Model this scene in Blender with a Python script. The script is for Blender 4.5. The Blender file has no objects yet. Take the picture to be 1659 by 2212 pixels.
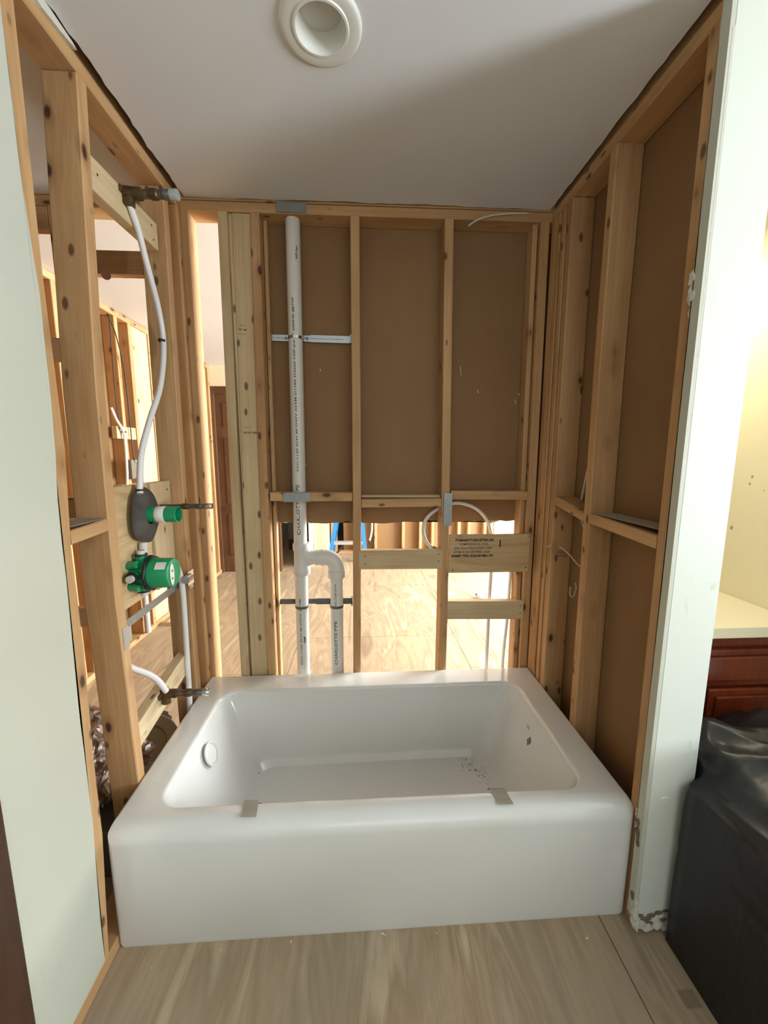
import bpy, bmesh, math, random
from mathutils import Vector, Matrix
random.seed(7)
sc = bpy.context.scene
COL = sc.collection

# ------------------------------------------------------------------ camera
cam = bpy.data.cameras.new('camera'); camo = bpy.data.objects.new('camera', cam)
COL.objects.link(camo); sc.camera = camo
cam.sensor_fit = 'HORIZONTAL'; cam.sensor_width = 36.0
cam.lens = 842.18 / 1659 * 36.0
cam.clip_start = 0.02
camo.location = (0.7158, -0.9782, 1.4154)
camo.rotation_euler = (Matrix.Rotation(-0.0566, 3, 'Z') @ Matrix.Rotation(math.pi/2 - 0.1434, 3, 'X') @ Matrix.Rotation(0.0005, 3, 'Z')).to_euler()

# ------------------------------------------------------------------ world, lights, exposure
w = bpy.data.worlds.new('world'); sc.world = w; w.use_nodes = True
w.node_tree.nodes['Background'].inputs[0].default_value = (0.78, 0.88, 1.0, 1)
w.node_tree.nodes['Background'].inputs[1].default_value = 1.0
sc.view_settings.view_transform = 'Standard'; sc.view_settings.look = 'None'
sc.view_settings.exposure = 0.0; sc.view_settings.gamma = 1.0
try: sc.view_settings.use_curve_mapping = False
except Exception: pass

def area(name, loc, target, sx, sy, power, color):
    l = bpy.data.lights.new(name, 'AREA'); l.shape = 'RECTANGLE'; l.size = sx; l.size_y = sy
    l.energy = power; l.color = color
    o = bpy.data.objects.new(name, l); COL.objects.link(o); o.location = loc
    o.rotation_euler = (Vector(target) - Vector(loc)).to_track_quat('-Z', 'Y').to_euler()
    return o
# assumed daylight, sources out of view: assumed_window_1 (front room, right), fill_window (unseen, added for fill from behind the camera), assumed_window_3 (back room, right), and a left-room light with no window built
area('assumed_daylight_1', (4.30, -1.30, 1.40), (3.0, -1.30, 2.35), 0.55, 1.2, 158, (0.86, 0.94, 1.0))
area('rear_fill', (1.2, -3.05, 1.55), (1.2, 0, 1.35), 2.0, 1.3, 12, (0.93, 0.97, 1.0))  # added fill light from behind the camera, source not known
area('assumed_daylight_3', (4.30, 2.6, 1.35), (3.0, 2.6, 1.2), 2.2, 1.7, 580, (0.93, 0.97, 1.0))
area('assumed_left_light', (-3.1, 1.3, 1.5), (-2.0, 1.3, 1.4), 1.2, 1.2, 26, (0.97, 0.97, 1.0))  # assumed light for the left room, no window behind it
# assumed warm light in the vanity nook, unseen; no fixture is modelled
area('assumed_nook_light', (1.93, 0.70, 2.12), (1.95, 0.1, 1.0), 0.30, 0.10, 6, (1.0, 0.90, 0.70))

# ------------------------------------------------------------------ materials
def lin(c):
    return tuple(((v/255)/12.92 if v/255 <= 0.04045 else ((v/255+0.055)/1.055)**2.4) for v in c) + (1.0,)
class N:
    def __init__(s, name):
        s.m = bpy.data.materials.new(name); s.m.use_nodes = True; s.t = s.m.node_tree
        s.b = s.t.nodes['Principled BSDF']
    def n(s, typ, **kw):
        x = s.t.nodes.new(typ)
        for k, v in kw.items():
            if k.startswith('i_'):
                key = k[2:]; key = int(key) if key.isdigit() else key.replace('_', ' ')
                x.inputs[key].default_value = v
            else: setattr(x, k, v)
        return x
    def l(s, a, b): s.t.links.new(a, b)
    def ramp(s, fac, stops):
        r = s.n('ShaderNodeValToRGB'); e = r.color_ramp.elements
        while len(e) < len(stops): e.new(0.5)
        for el, (p, c) in zip(e, stops): el.position = p; el.color = c
        s.l(fac, r.inputs[0]); return r.outputs[0]
    def mix(s, fac, a, b, mode='MIX'):
        x = s.n('ShaderNodeMix', data_type='RGBA', blend_type=mode)
        for sock, v in ((x.inputs[0], fac), (x.inputs[6], a), (x.inputs[7], b)):
            if hasattr(v, 'links'): s.l(v, sock)
            else: sock.default_value = v
        return x.outputs[2]
    def math(s, op, a, b=0.0):
        x = s.n('ShaderNodeMath', operation=op)
        for sock, v in ((x.inputs[0], a), (x.inputs[1], b)):
            if hasattr(v, 'links'): s.l(v, sock)
            else: sock.default_value = v
        return x.outputs[0]
    def coords(s, scale, world=False, rnd=True):
        if world:
            src = s.n('ShaderNodeNewGeometry').outputs['Position']
        else:
            src = s.n('ShaderNodeTexCoord').outputs['Object']
            if rnd:
                r = s.n('ShaderNodeObjectInfo').outputs['Random']
                c = s.n('ShaderNodeCombineXYZ')
                s.l(s.math('MULTIPLY', r, 17.0), c.inputs[0]); s.l(s.math('MULTIPLY', r, 31.0), c.inputs[1]); s.l(s.math('MULTIPLY', r, 53.0), c.inputs[2])
                a = s.n('ShaderNodeVectorMath', operation='ADD'); s.l(src, a.inputs[0]); s.l(c.outputs[0], a.inputs[1]); src = a.outputs[0]
        m = s.n('ShaderNodeVectorMath', operation='MULTIPLY'); s.l(src, m.inputs[0]); m.inputs[1].default_value = scale
        return m.outputs[0]
    def noise(s, vec, scale=1.0, detail=3.0, rough=0.5, dist=0.0):
        x = s.n('ShaderNodeTexNoise'); s.l(vec, x.inputs['Vector'])
        x.inputs['Scale'].default_value = scale; x.inputs['Detail'].default_value = detail
        x.inputs['Roughness'].default_value = rough; x.inputs['Distortion'].default_value = dist
        return x.outputs['Fac']
    def bump(s, h, strength=0.2, dist=0.002):
        x = s.n('ShaderNodeBump'); x.inputs['Strength'].default_value = strength; x.inputs['Distance'].default_value = dist
        s.l(h, x.inputs['Height']); s.l(x.outputs[0], s.b.inputs['Normal'])
    def set(s, base=None, rough=None, metal=None, **kw):
        for key, v in (('Base Color', base), ('Roughness', rough), ('Metallic', metal)):
            if v is None: continue
            if hasattr(v, 'links'): s.l(v, s.b.inputs[key])
            else: s.b.inputs[key].default_value = v
        for k, v in kw.items(): s.b.inputs[k.replace('_', ' ')].default_value = v
        return s.m

def pine(name, axis, ca, cb, knots=1.0):
    s = N(name)
    def sc3(al, ac): return tuple(al if 'xyz'[i] == axis else ac for i in range(3))
    g = s.noise(s.coords(sc3(0.9, 16)), 1.0, 4, 0.55, 0.6)
    col = s.ramp(g, [(0.3, lin(ca)), (0.7, lin(cb))])
    f = s.noise(s.coords(sc3(3.0, 150)), 1.0, 2, 0.6)
    col = s.mix(0.35, col, s.ramp(f, [(0.3, (0.62, 0.55, 0.46, 1)), (0.65, (1, 1, 1, 1))]), 'MULTIPLY')
    # slow discolouration of rough lumber
    st = s.noise(s.coords(sc3(2.2, 5)), 1.0, 3, 0.6)
    col = s.mix(0.5, col, s.ramp(st, [(0.32, (0.72, 0.63, 0.52, 1)), (0.6, (1, 1, 1, 1))]), 'MULTIPLY')
    v = s.n('ShaderNodeTexVoronoi'); s.l(s.coords(sc3(6.5, 13)), v.inputs['Vector']); v.inputs['Scale'].default_value = 1.0
    sep = s.n('ShaderNodeSeparateColor'); s.l(v.outputs['Color'], sep.inputs[0])
    gate = s.math('GREATER_THAN', sep.outputs[0], 1.0 - 0.50*knots)
    halo = s.math('MULTIPLY', s.ramp(v.outputs['Distance'], [(0.10, (1, 1, 1, 1)), (0.34, (0, 0, 0, 1))]), gate)
    core = s.math('MULTIPLY', s.ramp(v.outputs['Distance'], [(0.09, (1, 1, 1, 1)), (0.15, (0, 0, 0, 1))]), gate)
    col = s.mix(s.math('MULTIPLY', halo, 0.45), col, lin((120, 72, 34)))
    col = s.mix(s.math('MULTIPLY', core, 0.9), col, lin((58, 32, 16)))
    v2 = s.n('ShaderNodeTexVoronoi'); s.l(s.coords(sc3(11, 24)), v2.inputs['Vector']); v2.inputs['Scale'].default_value = 1.0
    sp2 = s.n('ShaderNodeSeparateColor'); s.l(v2.outputs['Color'], sp2.inputs[0])
    k2 = s.math('MULTIPLY', s.ramp(v2.outputs['Distance'], [(0.14, (1, 1, 1, 1)), (0.24, (0, 0, 0, 1))]), s.math('GREATER_THAN', sp2.outputs[1], 1.0 - 0.42*knots))
    col = s.mix(s.math('MULTIPLY', k2, 0.8), col, lin((70, 40, 20)))
    s.bump(f, 0.25, 0.001)
    return s.set(col, 0.62)
PINE = {a: pine('pine_'+a, a, (186, 143, 97), (208, 169, 121)) for a in 'xyz'}
PALE = {a: pine('pale_pine_'+a, a, (206, 181, 140), (222, 201, 162), 0.35) for a in 'xyz'}

def simple(name, c, rough=0.5, metal=0.0, bumpscale=0, bstr=0.1, var=0.0, vscale=4, **kw):
    s = N(name); col = lin(c)
    if var:
        g = s.noise(s.coords((vscale,)*3), 1.0, 4, 0.55)
        col = s.mix(g, tuple(min(1, x*(1-var)) for x in col[:3])+(1,), tuple(min(1, x*(1+var)) for x in col[:3])+(1,))
    if bumpscale: s.bump(s.noise(s.coords((bumpscale,)*3), 1.0, 2), bstr, 0.002)
    return s.set(col, rough, metal, **kw)

def paper_mat():
    s = N('brown_gypsum_paper')
    g = s.noise(s.coords((1.6, 1.6, 1.1)), 1.0, 4, 0.6); f = s.noise(s.coords((260,)*3), 1.0, 2)
    col = s.ramp(g, [(0.3, lin((132, 98, 62))), (0.7, lin((148, 114, 76)))])
    col = s.mix(0.25, col, s.ramp(f, [(0.35, (0.75, 0.72, 0.7, 1)), (0.65, (1, 1, 1, 1))]), 'MULTIPLY')
    # a few pale scuffs where the paper was nicked
    v = s.n('ShaderNodeTexVoronoi'); s.l(s.coords((5, 5, 3.2)), v.inputs['Vector']); v.inputs['Scale'].default_value = 1.0
    k = s.ramp(v.outputs['Distance'], [(0.035, (1, 1, 1, 1)), (0.05, (0, 0, 0, 1))])
    col = s.mix(s.math('MULTIPLY', k, 0.55), col, lin((205, 190, 165)))
    s.bump(f, 0.15, 0.001)
    return s.set(col, 0.8)
PAPER = paper_mat()

def paint(name, c, scuff=0.0):
    s = N(name); col = lin(c)
    g = s.noise(s.coords((2.5,)*3), 1.0, 4, 0.6)
    col = s.mix(g, tuple(x*0.95 for x in col[:3])+(1,), tuple(min(1, x*1.04) for x in col[:3])+(1,))
    if scuff:
        k = s.noise(s.coords((9, 9, 4)), 1.0, 6, 0.65)
        col = s.mix(s.math('MULTIPLY', s.ramp(k, [(0.63, (0, 0, 0, 1)), (0.72, (1, 1, 1, 1))]), scuff), col, lin((150, 146, 134)))
    s.bump(s.noise(s.coords((160,)*3), 1.0, 3), 0.08, 0.001)
    return s.set(col, 0.55)
GREENW = paint('pale_green_paint', (194, 195, 180), 0.12)
CAPW = paint('pale_green_paint_scuffed', (214, 218, 208), 0.35)
CREAM = paint('cream_paint', (236, 226, 196), 0.15)
CEILM = paint('ceiling_paint', (222, 223, 224))
GYPSUM = simple('gypsum_core', (205, 200, 188), 0.9, var=0.12, vscale=60, bumpscale=90, bstr=0.5)

def floor_mat():
    s = N('plywood_floor')
    P = s.coords((1, 1, 1), world=True)
    g = s.noise(s.coords((7.0, 1.1, 1), world=True), 1.0, 3, 0.5, 1.6)
    col = s.ramp(g, [(0.28, lin((138, 114, 88))), (0.45, lin((180, 158, 128))), (0.55, lin((162, 139, 110))), (0.70, lin((198, 178, 148)))])
    f = s.noise(s.coords((170, 9, 1), world=True), 1.0, 3, 0.6)
    col = s.mix(0.35, col, s.ramp(f, [(0.3, (0.66, 0.6, 0.52, 1)), (0.6, (1, 1, 1, 1))]), 'MULTIPLY')
    d = s.noise(s.coords((2.4, 2.0, 1), world=True), 1.0, 5, 0.65)
    col = s.mix(s.math('MULTIPLY', s.ramp(d, [(0.42, (0, 0, 0, 1)), (0.68, (1, 1, 1, 1))]), 0.5), col, lin((150, 136, 120)))
    v = s.n('ShaderNodeTexVoronoi'); s.l(s.coords((7, 5, 1), world=True), v.inputs['Vector']); v.inputs['Scale'].default_value = 1.0
    sep = s.n('ShaderNodeSeparateColor'); s.l(v.outputs['Color'], sep.inputs[0])
    k = s.math('MULTIPLY', s.ramp(v.outputs['Distance'], [(0.04, (1, 1, 1, 1)), (0.07, (0, 0, 0, 1))]), s.math('GREATER_THAN', sep.outputs[0], 0.6))
    col = s.mix(s.math('MULTIPLY', k, 0.6), col, lin((92, 74, 56)))
    # dark square stain near the end of the right partition
    xyz = s.n('ShaderNodeSeparateXYZ'); s.l(P, xyz.inputs[0])
    rx = s.math('ABSOLUTE', s.math('SUBTRACT', xyz.outputs[0], 1.566)); ry = s.math('ABSOLUTE', s.math('SUBTRACT', xyz.outputs[1], -0.192))
    mk = s.math('LESS_THAN', s.math('MAXIMUM', rx, s.math('MULTIPLY', ry, 1.3)), s.math('ADD', 0.014, s.math('MULTIPLY', f, 0.018)))
    col = s.mix(s.math('MULTIPLY', mk, 0.45), col, lin((96, 78, 62)))
    s.bump(f, 0.25, 0.001)
    return s.set(col, 0.62)
FLOORM = floor_mat()

def ply_panel():
    s = N('plywood_panel')
    g = s.noise(s.coords((3, 3, 14)), 1.0, 3, 0.5, 2.0)
    col = s.ramp(g, [(0.3, lin((186, 150, 104))), (0.55, lin((206, 178, 132))), (0.75, lin((192, 160, 112)))])
    f = s.noise(s.coords((8, 8, 160)), 1.0, 2)
    col = s.mix(0.3, col, s.ramp(f, [(0.3, (0.7, 0.62, 0.5, 1)), (0.6, (1, 1, 1, 1))]), 'MULTIPLY')
    return s.set(col, 0.6)
PLYP = ply_panel()
def dark_wood(name, a, b, rough=0.3):
    s = N(name)
    g = s.noise(s.coords((3, 3, 1.2)), 1.0, 4, 0.6, 1.0); f = s.noise(s.coords((60, 60, 4)), 1.0, 2)
    col = s.ramp(g, [(0.3, lin(a)), (0.7, lin(b))]); col = s.mix(0.4, col, s.ramp(f, [(0.3, (0.6, 0.5, 0.45, 1)), (0.6, (1, 1, 1, 1))]), 'MULTIPLY')
    return s.set(col, rough)
CHERRY = dark_wood('cherry_wood', (98, 36, 18), (122, 52, 24), 0.22)
DOORW = dark_wood('dark_door_wood', (84, 56, 38), (108, 76, 50), 0.5)
def tub_mat():
    s = N('white_enamel')
    g = s.noise(s.coords((2, 2, 2), rnd=False), 1.0, 4, 0.6)
    col = s.ramp(g, [(0.3, lin((218, 218, 213))), (0.75, lin((224, 224, 220)))])
    return s.set(col, 0.14, Coat_Weight=0.25, Coat_Roughness=0.12)
ENAMEL = tub_mat()
PVC = simple('pvc_white', (218, 214, 206), 0.35, var=0.04)
PEX = simple('pex_white', (222, 218, 214), 0.3, var=0.03, Subsurface_Weight=0.0)
INK = simple('black_ink', (26, 24, 24), 0.6)
INKF = simple('faded_ink', (92, 84, 80), 0.7)
ZINC = simple('zinc_bright', (188, 192, 194), 0.32, 0.85, var=0.15, vscale=30)
GALV = simple('galvanised_steel', (150, 152, 150), 0.45, 0.8, var=0.25, vscale=25)
STEEL = simple('dark_steel', (110, 112, 112), 0.4, 0.85, var=0.2, vscale=30)
BRASS = simple('tarnished_brass', (92, 74, 48), 0.45, 0.7, var=0.5, vscale=60)
NIPPLE = simple('blackened_pipe', (96, 86, 76), 0.4, 0.4, var=0.75, vscale=70)
CHROME = simple('chrome', (210, 208, 204), 0.12, 1.0)
GREEN = simple('green_plastic', (22, 142, 92), 0.35, var=0.08, vscale=12)
GREEND = simple('green_plastic_inside', (14, 104, 62), 0.4)
RUBBER = simple('grey_rubber', (112, 105, 98), 0.65, var=0.3, vscale=22, bumpscale=60, bstr=0.4)
BLACKR = simple('black_rubber', (22, 22, 22), 0.5)
LABELM = simple('white_label', (222, 222, 214), 0.5, var=0.05)
TAPE = simple('masking_tape', (204, 200, 186), 0.7, var=0.05)
BLUE = simple('blue_fibreglass', (48, 124, 190), 0.4)
ALU = simple('aluminium', (200, 200, 202), 0.35, 0.6)
BLACKM = simple('black_painted_metal', (34, 32, 30), 0.5)
TOPM = simple('beige_laminate', (238, 226, 196), 0.35, var=0.03)
def plastic_mat():
    s = N('black_plastic_sheeting')
    s.bump(s.noise(s.coords((8, 8, 8)), 1.0, 2, 0.5, 0.9), 0.35, 0.015)
    return s.set(lin((20, 21, 24)), 0.40)
PLASTIC = plastic_mat()
FOIL = simple('foil', (196, 180, 172), 0.3, 0.9, var=0.35, vscale=14, bumpscale=18, bstr=0.9)
GREYB = simple('grey_plastic', (112, 104, 92), 0.5, var=0.1)
OLIVE = simple('olive_plastic', (150, 142, 112), 0.45, var=0.12, vscale=6)
CRUMB = simple('brown_crumbs', (128, 92, 62), 0.8, var=0.3, vscale=200)
HALL = paint('hallway_grey', (120, 116, 108))
CARPET = simple('dark_carpet', (66, 50, 42), 0.95)
DARKTRIM = dark_wood('dark_casing_wood', (58, 36, 24), (84, 54, 36), 0.4)
GLASSLIT = simple('white_bulb', (205, 202, 196), 0.4)
GASKW = simple('white_gasket', (200, 196, 186), 0.6)
WIREW = simple('white_cable', (206, 198, 186), 0.5)
DUST = simple('plaster_dust', (168, 154, 134), 0.95, var=0.25, vscale=70, bumpscale=90, bstr=0.6)
FACEP = simple('clear_protective_film', (205, 214, 208), 0.25)

# ------------------------------------------------------------------ object helpers
def wloc(p): return Vector((0, 0, 0)) if p is None else wloc(p.parent) + Vector(p.location)
def obj(name, bm, mat, parent=None, origin=None, smooth=False, auto=False):
    bmesh.ops.recalc_face_normals(bm, faces=bm.faces[:])
    if origin is None:
        xs = [v.co for v in bm.verts]
        origin = Vector(((min(v.x for v in xs)+max(v.x for v in xs))/2, (min(v.y for v in xs)+max(v.y for v in xs))/2, min(v.z for v in xs)))
    origin = Vector(origin)
    for v in bm.verts: v.co -= origin
    me = bpy.data.meshes.new(name)
    if smooth:
        for f in bm.faces: f.smooth = True
    if auto:
        for e in bm.edges:
            if len(e.link_faces) == 2 and e.calc_face_angle(0) > math.radians(38): e.smooth = False
            elif len(e.link_faces) != 2: e.smooth = False
    bm.to_mesh(me); bm.free()
    for m in (mat if isinstance(mat, (list, tuple)) else [mat]): me.materials.append(m)
    o = bpy.data.objects.new(name, me); COL.objects.link(o)
    o.parent = parent; o.location = origin - wloc(parent)
    return o
def root(name, loc=(0, 0, 0), label=None, cat=None, group=None, kind=None):
    o = bpy.data.objects.new(name, None); COL.objects.link(o); o.location = loc; o.empty_display_size = 0.05
    return tag(o, label, cat, group, kind)
def tag(o, label=None, cat=None, group=None, kind=None):
    for k, v in (('label', label), ('category', cat), ('group', group), ('kind', kind)):
        if v: o[k] = v
    return o
def dup(o, parent, delta, label=None):
    c = o.copy(); COL.objects.link(c); c.parent = parent; c.location = Vector(o.location) + Vector(delta)
    if label: c['label'] = label
    for ch in o.children:
        d = ch.copy(); COL.objects.link(d); d.parent = c
        for g in ch.children: e = g.copy(); COL.objects.link(e); e.parent = d
    return c

def bm_box(bm, x0, x1, y0, y1, z0, z1, mi=0):
    vs = [bm.verts.new((x, y, z)) for x in (x0, x1) for y in (y0, y1) for z in (z0, z1)]
    for f in ((0, 1, 3, 2), (4, 6, 7, 5), (0, 4, 5, 1), (2, 3, 7, 6), (0, 2, 6, 4), (1, 5, 7, 3)):
        bm.faces.new([vs[i] for i in f]).material_index = mi
    return vs
def box(name, x0, x1, y0, y1, z0, z1, mat, parent=None, bevel=0.0):
    bm = bmesh.new(); bm_box(bm, x0, x1, y0, y1, z0, z1)
    if bevel: bmesh.ops.bevel(bm, geom=bm.edges[:], offset=bevel, segments=2, affect='EDGES', profile=0.5)
    return obj(name, bm, mat, parent, auto=bool(bevel))
def lumber(name, rings, du, dv, axis, mat, parent, ch=0.003, label=None):
    """board with eased long edges; rings = [(t, u0, v0)] along axis, du x dv cross section. axes: z->(x,y) x->(y,z) y->(x,z)"""
    bm = bmesh.new(); loops = []
    for t, u, v in rings:
        pts = [(u+ch, v), (u+du-ch, v), (u+du, v+ch), (u+du, v+dv-ch), (u+du-ch, v+dv), (u+ch, v+dv), (u, v+dv-ch), (u, v+ch)]
        mk = {'z': lambda a, b: (a, b, t), 'x': lambda a, b: (t, a, b), 'y': lambda a, b: (a, t, b)}[axis]
        loops.append([bm.verts.new(mk(a, b)) for a, b in pts])
    for A, B in zip(loops, loops[1:]):
        for i in range(8): bm.faces.new((A[i], A[(i+1) % 8], B[(i+1) % 8], B[i]))
    bm.faces.new(loops[0]); bm.faces.new(loops[-1])
    o = obj(name, bm, mat, parent)
    if label: o['label'] = label
    return o
def stud(parent, x0, y0, dx=0.038, dy=0.089, z0=0.0, z1=2.386, mat=None, rings=None, label=None, name='stud'):
    r = rings or [(z0, x0, y0), (z1, x0, y0)]
    return lumber(name, r, dx, dy, 'z', mat or PINE['z'], parent, label=label)
def catmull(pts, n=8):
    P = [Vector(p) for p in pts]; P = [P[0]*2-P[1]] + P + [P[-1]*2-P[-2]]; out = []
    for i in range(1, len(P)-2):
        a, b, c, d = P[i-1:i+3]
        for k in range(n):
            t = k/n
            out.append(0.5*((2*b) + (c-a)*t + (2*a-5*b+4*c-d)*t*t + (3*b-a-3*c+d)*t**3))
    out.append(P[-2]); return out
def bm_tube(bm, pts, r, seg=12, cap=True, mi=0):
    P = [Vector(p) for p in pts]; rr = r if isinstance(r, (list, tuple)) else [r]*len(P)
    T0 = (P[1]-P[0]).normalized(); U = T0.orthogonal().normalized(); prev = None; loops = []
    for i, p in enumerate(P):
        T = (P[min(i+1, len(P)-1)] - P[max(i-1, 0)]).normalized()
        U = (U - T*U.dot(T)).normalized(); V = T.cross(U)
        loops.append([bm.verts.new(p + (U*math.cos(a) + V*math.sin(a))*rr[i]) for a in (2*math.pi*k/seg for k in range(seg))])
    for A, B in zip(loops, loops[1:]):
        for k in range(seg): bm.faces.new((A[k], A[(k+1) % seg], B[(k+1) % seg], B[k])).material_index = mi
    if cap:
        for L in (loops[0], loops[-1]): bm.faces.new(L).material_index = mi
def tube(name, pts, r, mat, parent=None, seg=12, cap=True):
    bm = bmesh.new(); bm_tube(bm, pts, r, seg, cap); return obj(name, bm, mat, parent, smooth=True, auto=True)
def lathe(name, c, axis, prof, mat, parent=None, seg=28, closed=False):
    """prof = [(r, t)] revolved about axis through c"""
    bm = bmesh.new(); c = Vector(c); ax = Vector(axis).normalized(); U = ax.orthogonal().normalized(); V = ax.cross(U); loops = []
    for r, t in prof:
        if r < 1e-6: loops.append([bm.verts.new(c+ax*t)])
        else: loops.append([bm.verts.new(c + ax*t + (U*math.cos(a)+V*math.sin(a))*r) for a in (2*math.pi*k/seg for k in range(seg))])
    prs = list(zip(loops, loops[1:])) + ([(loops[-1], loops[0])] if closed else [])
    for A, B in prs:
        for k in range(seg):
            k2 = (k+1) % seg
            if len(A) == 1 and len(B) == 1: continue
            if len(A) == 1: bm.faces.new((A[0], B[k], B[k2]))
            elif len(B) == 1: bm.faces.new((A[k], A[k2], B[0]))
            else: bm.faces.new((A[k], A[k2], B[k2], B[k]))
    return obj(name, bm, mat, parent, smooth=True, auto=True)
def prism(name, poly, mk, d0, d1, mat, parent=None, label=None):
    """extrude polygon (list of 2D) between depths; mk(a,b,d)->xyz"""
    bm = bmesh.new(); A = [bm.verts.new(mk(a, b, d0)) for a, b in poly]; B = [bm.verts.new(mk(a, b, d1)) for a, b in poly]
    n = len(poly)
    for i in range(n): bm.faces.new((A[i], A[(i+1) % n], B[(i+1) % n], B[i]))
    fa = bm.faces.new(A); fb = bm.faces.new(B)
    bmesh.ops.triangulate(bm, faces=[fa, fb])
    o = obj(name, bm, mat, parent)
    if label: o['label'] = label
    return o
def text(name, body, size, mk, mat, parent=None, bold=0.0, stretch=1.0, align='LEFT'):
    cu = bpy.data.curves.new('t', 'FONT'); cu.body = body; cu.size = size; cu.align_x = align; cu.offset = bold; cu.resolution_u = 2
    to = bpy.data.objects.new('t', cu); me = bpy.data.meshes.new_from_object(to)
    bm = bmesh.new(); bm.from_mesh(me); bpy.data.objects.remove(to); bpy.data.meshes.remove(me)
    for v in bm.verts: v.co = Vector(mk(v.co.x*stretch, v.co.y))
    return obj(name, bm, mat, parent)
def jag(a0, a1, n, base, amp, seed):
    r = random.Random(seed); out = []; v = 0
    for i in range(n+1):
        v = 0.6*v + r.uniform(-amp, amp)
        out.append((a0+(a1-a0)*i/n, base+v))
    return out
def nail(bm, p, ax, r=0.0022):
    bm_tube(bm, [Vector(p), Vector(p)+Vector(ax)*0.0012], r, 6)

H = 2.433; W = 1.524; D = 0.779
# ------------------------------------------------------------------ floor
fl = box('floor', -3.3, 4.5, -3.2, 6.0, -0.06, -0.019, CARPET); tag(fl, kind='structure')
def sheet(x0, x1, y0, y1):
    return box('plywood_sheet', x0+0.0015, x1-0.0015, y0+0.0015, y1-0.0015, -0.019, 0.0, FLOORM, fl)
sheet(-1.0, 1.44, -0.51, 0.71)
xs = [-3.3, -2.22, -1.0, 0.22, 1.44, 2.66, 3.88, 4.5]
cuts = [[-3.2, -1.0, 1.44, 3.88, 6.0], [-3.2, -1.8, 0.5, 2.45, 3.75, 6.0], [-3.2, -1.8, -0.51, None, 0.71, 1.44, 2.44, 3.74, 6.0], [-3.2, -1.7, -0.51, None, 0.71, 1.93, 3.15, 4.37, 6.0], [-3.2, -0.9, 1.44, 2.7, 3.9, 6.0], [-3.2, -2.0, 0.3, 2.2, 4.4, 6.0], [-3.2, -1.0, 1.44, 3.88, 6.0]]
for i, c in enumerate(cuts):
    for a, b in zip(c, c[1:]):
        if a is not None and b is not None: sheet(xs[i], xs[i+1], a, b)

# ------------------------------------------------------------------ ceiling (drywall with torn edges at the stripped walls, round hole for the can light)
LC = (0.626, 0.117)
def ceiling():
    bm = bmesh.new()
    out = []
    out += [(a, b) for b, a in jag(-0.03, D-0.012, 36, 0.014, 0.0040, 3)]                 # left torn edge going back
    out += [(a, b) for a, b in jag(0.02, W-0.014, 40, D-0.007, 0.0035, 5)]
    out += [(a, b) for b, a in jag(D-0.015, -0.03, 30, W-0.012, 0.0025, 8)]
    out += [(4.5, -0.03), (4.5, -3.2), (-3.3, -3.2), (-3.3, -0.03)]
    ov = [bm.verts.new((x, y, H)) for x, y in out]
    oe = [bm.edges.new((ov[i], ov[(i+1) % len(ov)])) for i in range(len(ov))]
    iv = [bm.verts.new((LC[0]+0.084*math.cos(a), LC[1]+0.084*math.sin(a), H)) for a in (2*math.pi*k/32 for k in range(32))]
    ie = [bm.edges.new((iv[i], iv[(i+1) % 32])) for i in range(32)]
    bmesh.ops.triangle_fill(bm, use_beauty=True, edges=oe+ie)
    r = bmesh.ops.extrude_face_region(bm, geom=bm.faces[:])
    for g in r['geom']:
        if isinstance(g, bmesh.types.BMVert): g.co.z += 0.012
    return obj('ceiling', bm, CEILM, None, origin=(0, 0, H))
ce = tag(ceiling(), kind='structure')
box('ceiling_panel', -0.089, 4.5, D+0.089, 6.0, H, H+0.012, CEILM, ce)
box('ceiling_panel', -3.3, -0.089, 0.0, 6.0, H, H+0.012, CEILM, ce)
box('ceiling_panel', 1.625, 4.5, -0.03, D+0.089, H, H+0.012, CEILM, ce)
box('sky_blocker', -3.4, 4.6, -3.3, 6.1, 2.62, 2.68, PINE['x'], ce)  # unseen slab added above the ceiling to block the world light
for k in range(19):
    x = -3.1 + k*0.406
    if abs(x-LC[0]) < 0.13: x += 0.16
    box('joist', x, x+0.038, -3.2, 6.0, H+0.078, 2.62, PINE['y'], ce)

# ------------------------------------------------------------------ back wall framing
wb = root('wall_back', (0.76, D, 0), kind='structure')
Y = D
lumber('top_plate', [(-1.0, Y, 2.386), (2.2, Y, 2.390)], 0.089, 0.038, 'x', PINE['x'], wb)
lumber('top_plate', [(-1.0, Y+0.001, 2.427), (2.2, Y+0.001, 2.431)], 0.089, 0.078, 'x', PINE['x'], wb)
lumber('bottom_plate', [(0.14, Y, 0.0), (2.2, Y, 0.0)], 0.089, 0.038, 'x', PINE['x'], wb)
stud(wb, -0.012, Y, rings=[(0, -0.025, Y), (1.2, -0.016, Y), (2.388, -0.012, Y)])                      # corner stud
stud(wb, 0.14, Y, z1=2.388, mat=PALE['z'], rings=[(0, 0.138, Y-0.002), (1.3, 0.136, Y-0.004), (2.388, 0.143, Y)], label='pale fresh-cut stud')
stud(wb, 0.180, Y+0.012, 0.018, 0.07, mat=PALE['z'], z1=2.386)
wp = stud(wb, 0.186, Y+0.006, 0.089, 0.038, z1=2.386, mat=PALE['z'], label='wide pale stud turned flat', rings=[(0, 0.183, Y+0.010), (1.3, 0.186, Y+0.008), (2.386, 0.197, Y+0.008)])
stud(wb, 0.27, Y, rings=[(0, 0.262, Y-0.004), (1.3, 0.262, Y-0.006), (2.386, 0.271, Y)])
stud(wb, 0.302, Y, rings=[(0, 0.296, Y+0.05), (2.386, 0.311, Y+0.05)], dx=0.016, dy=0.038)
stud(wb, 0.674, Y, rings=[(0, 0.664, Y), (1.2, 0.674, Y), (2.388, 0.676, Y)])
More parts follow.
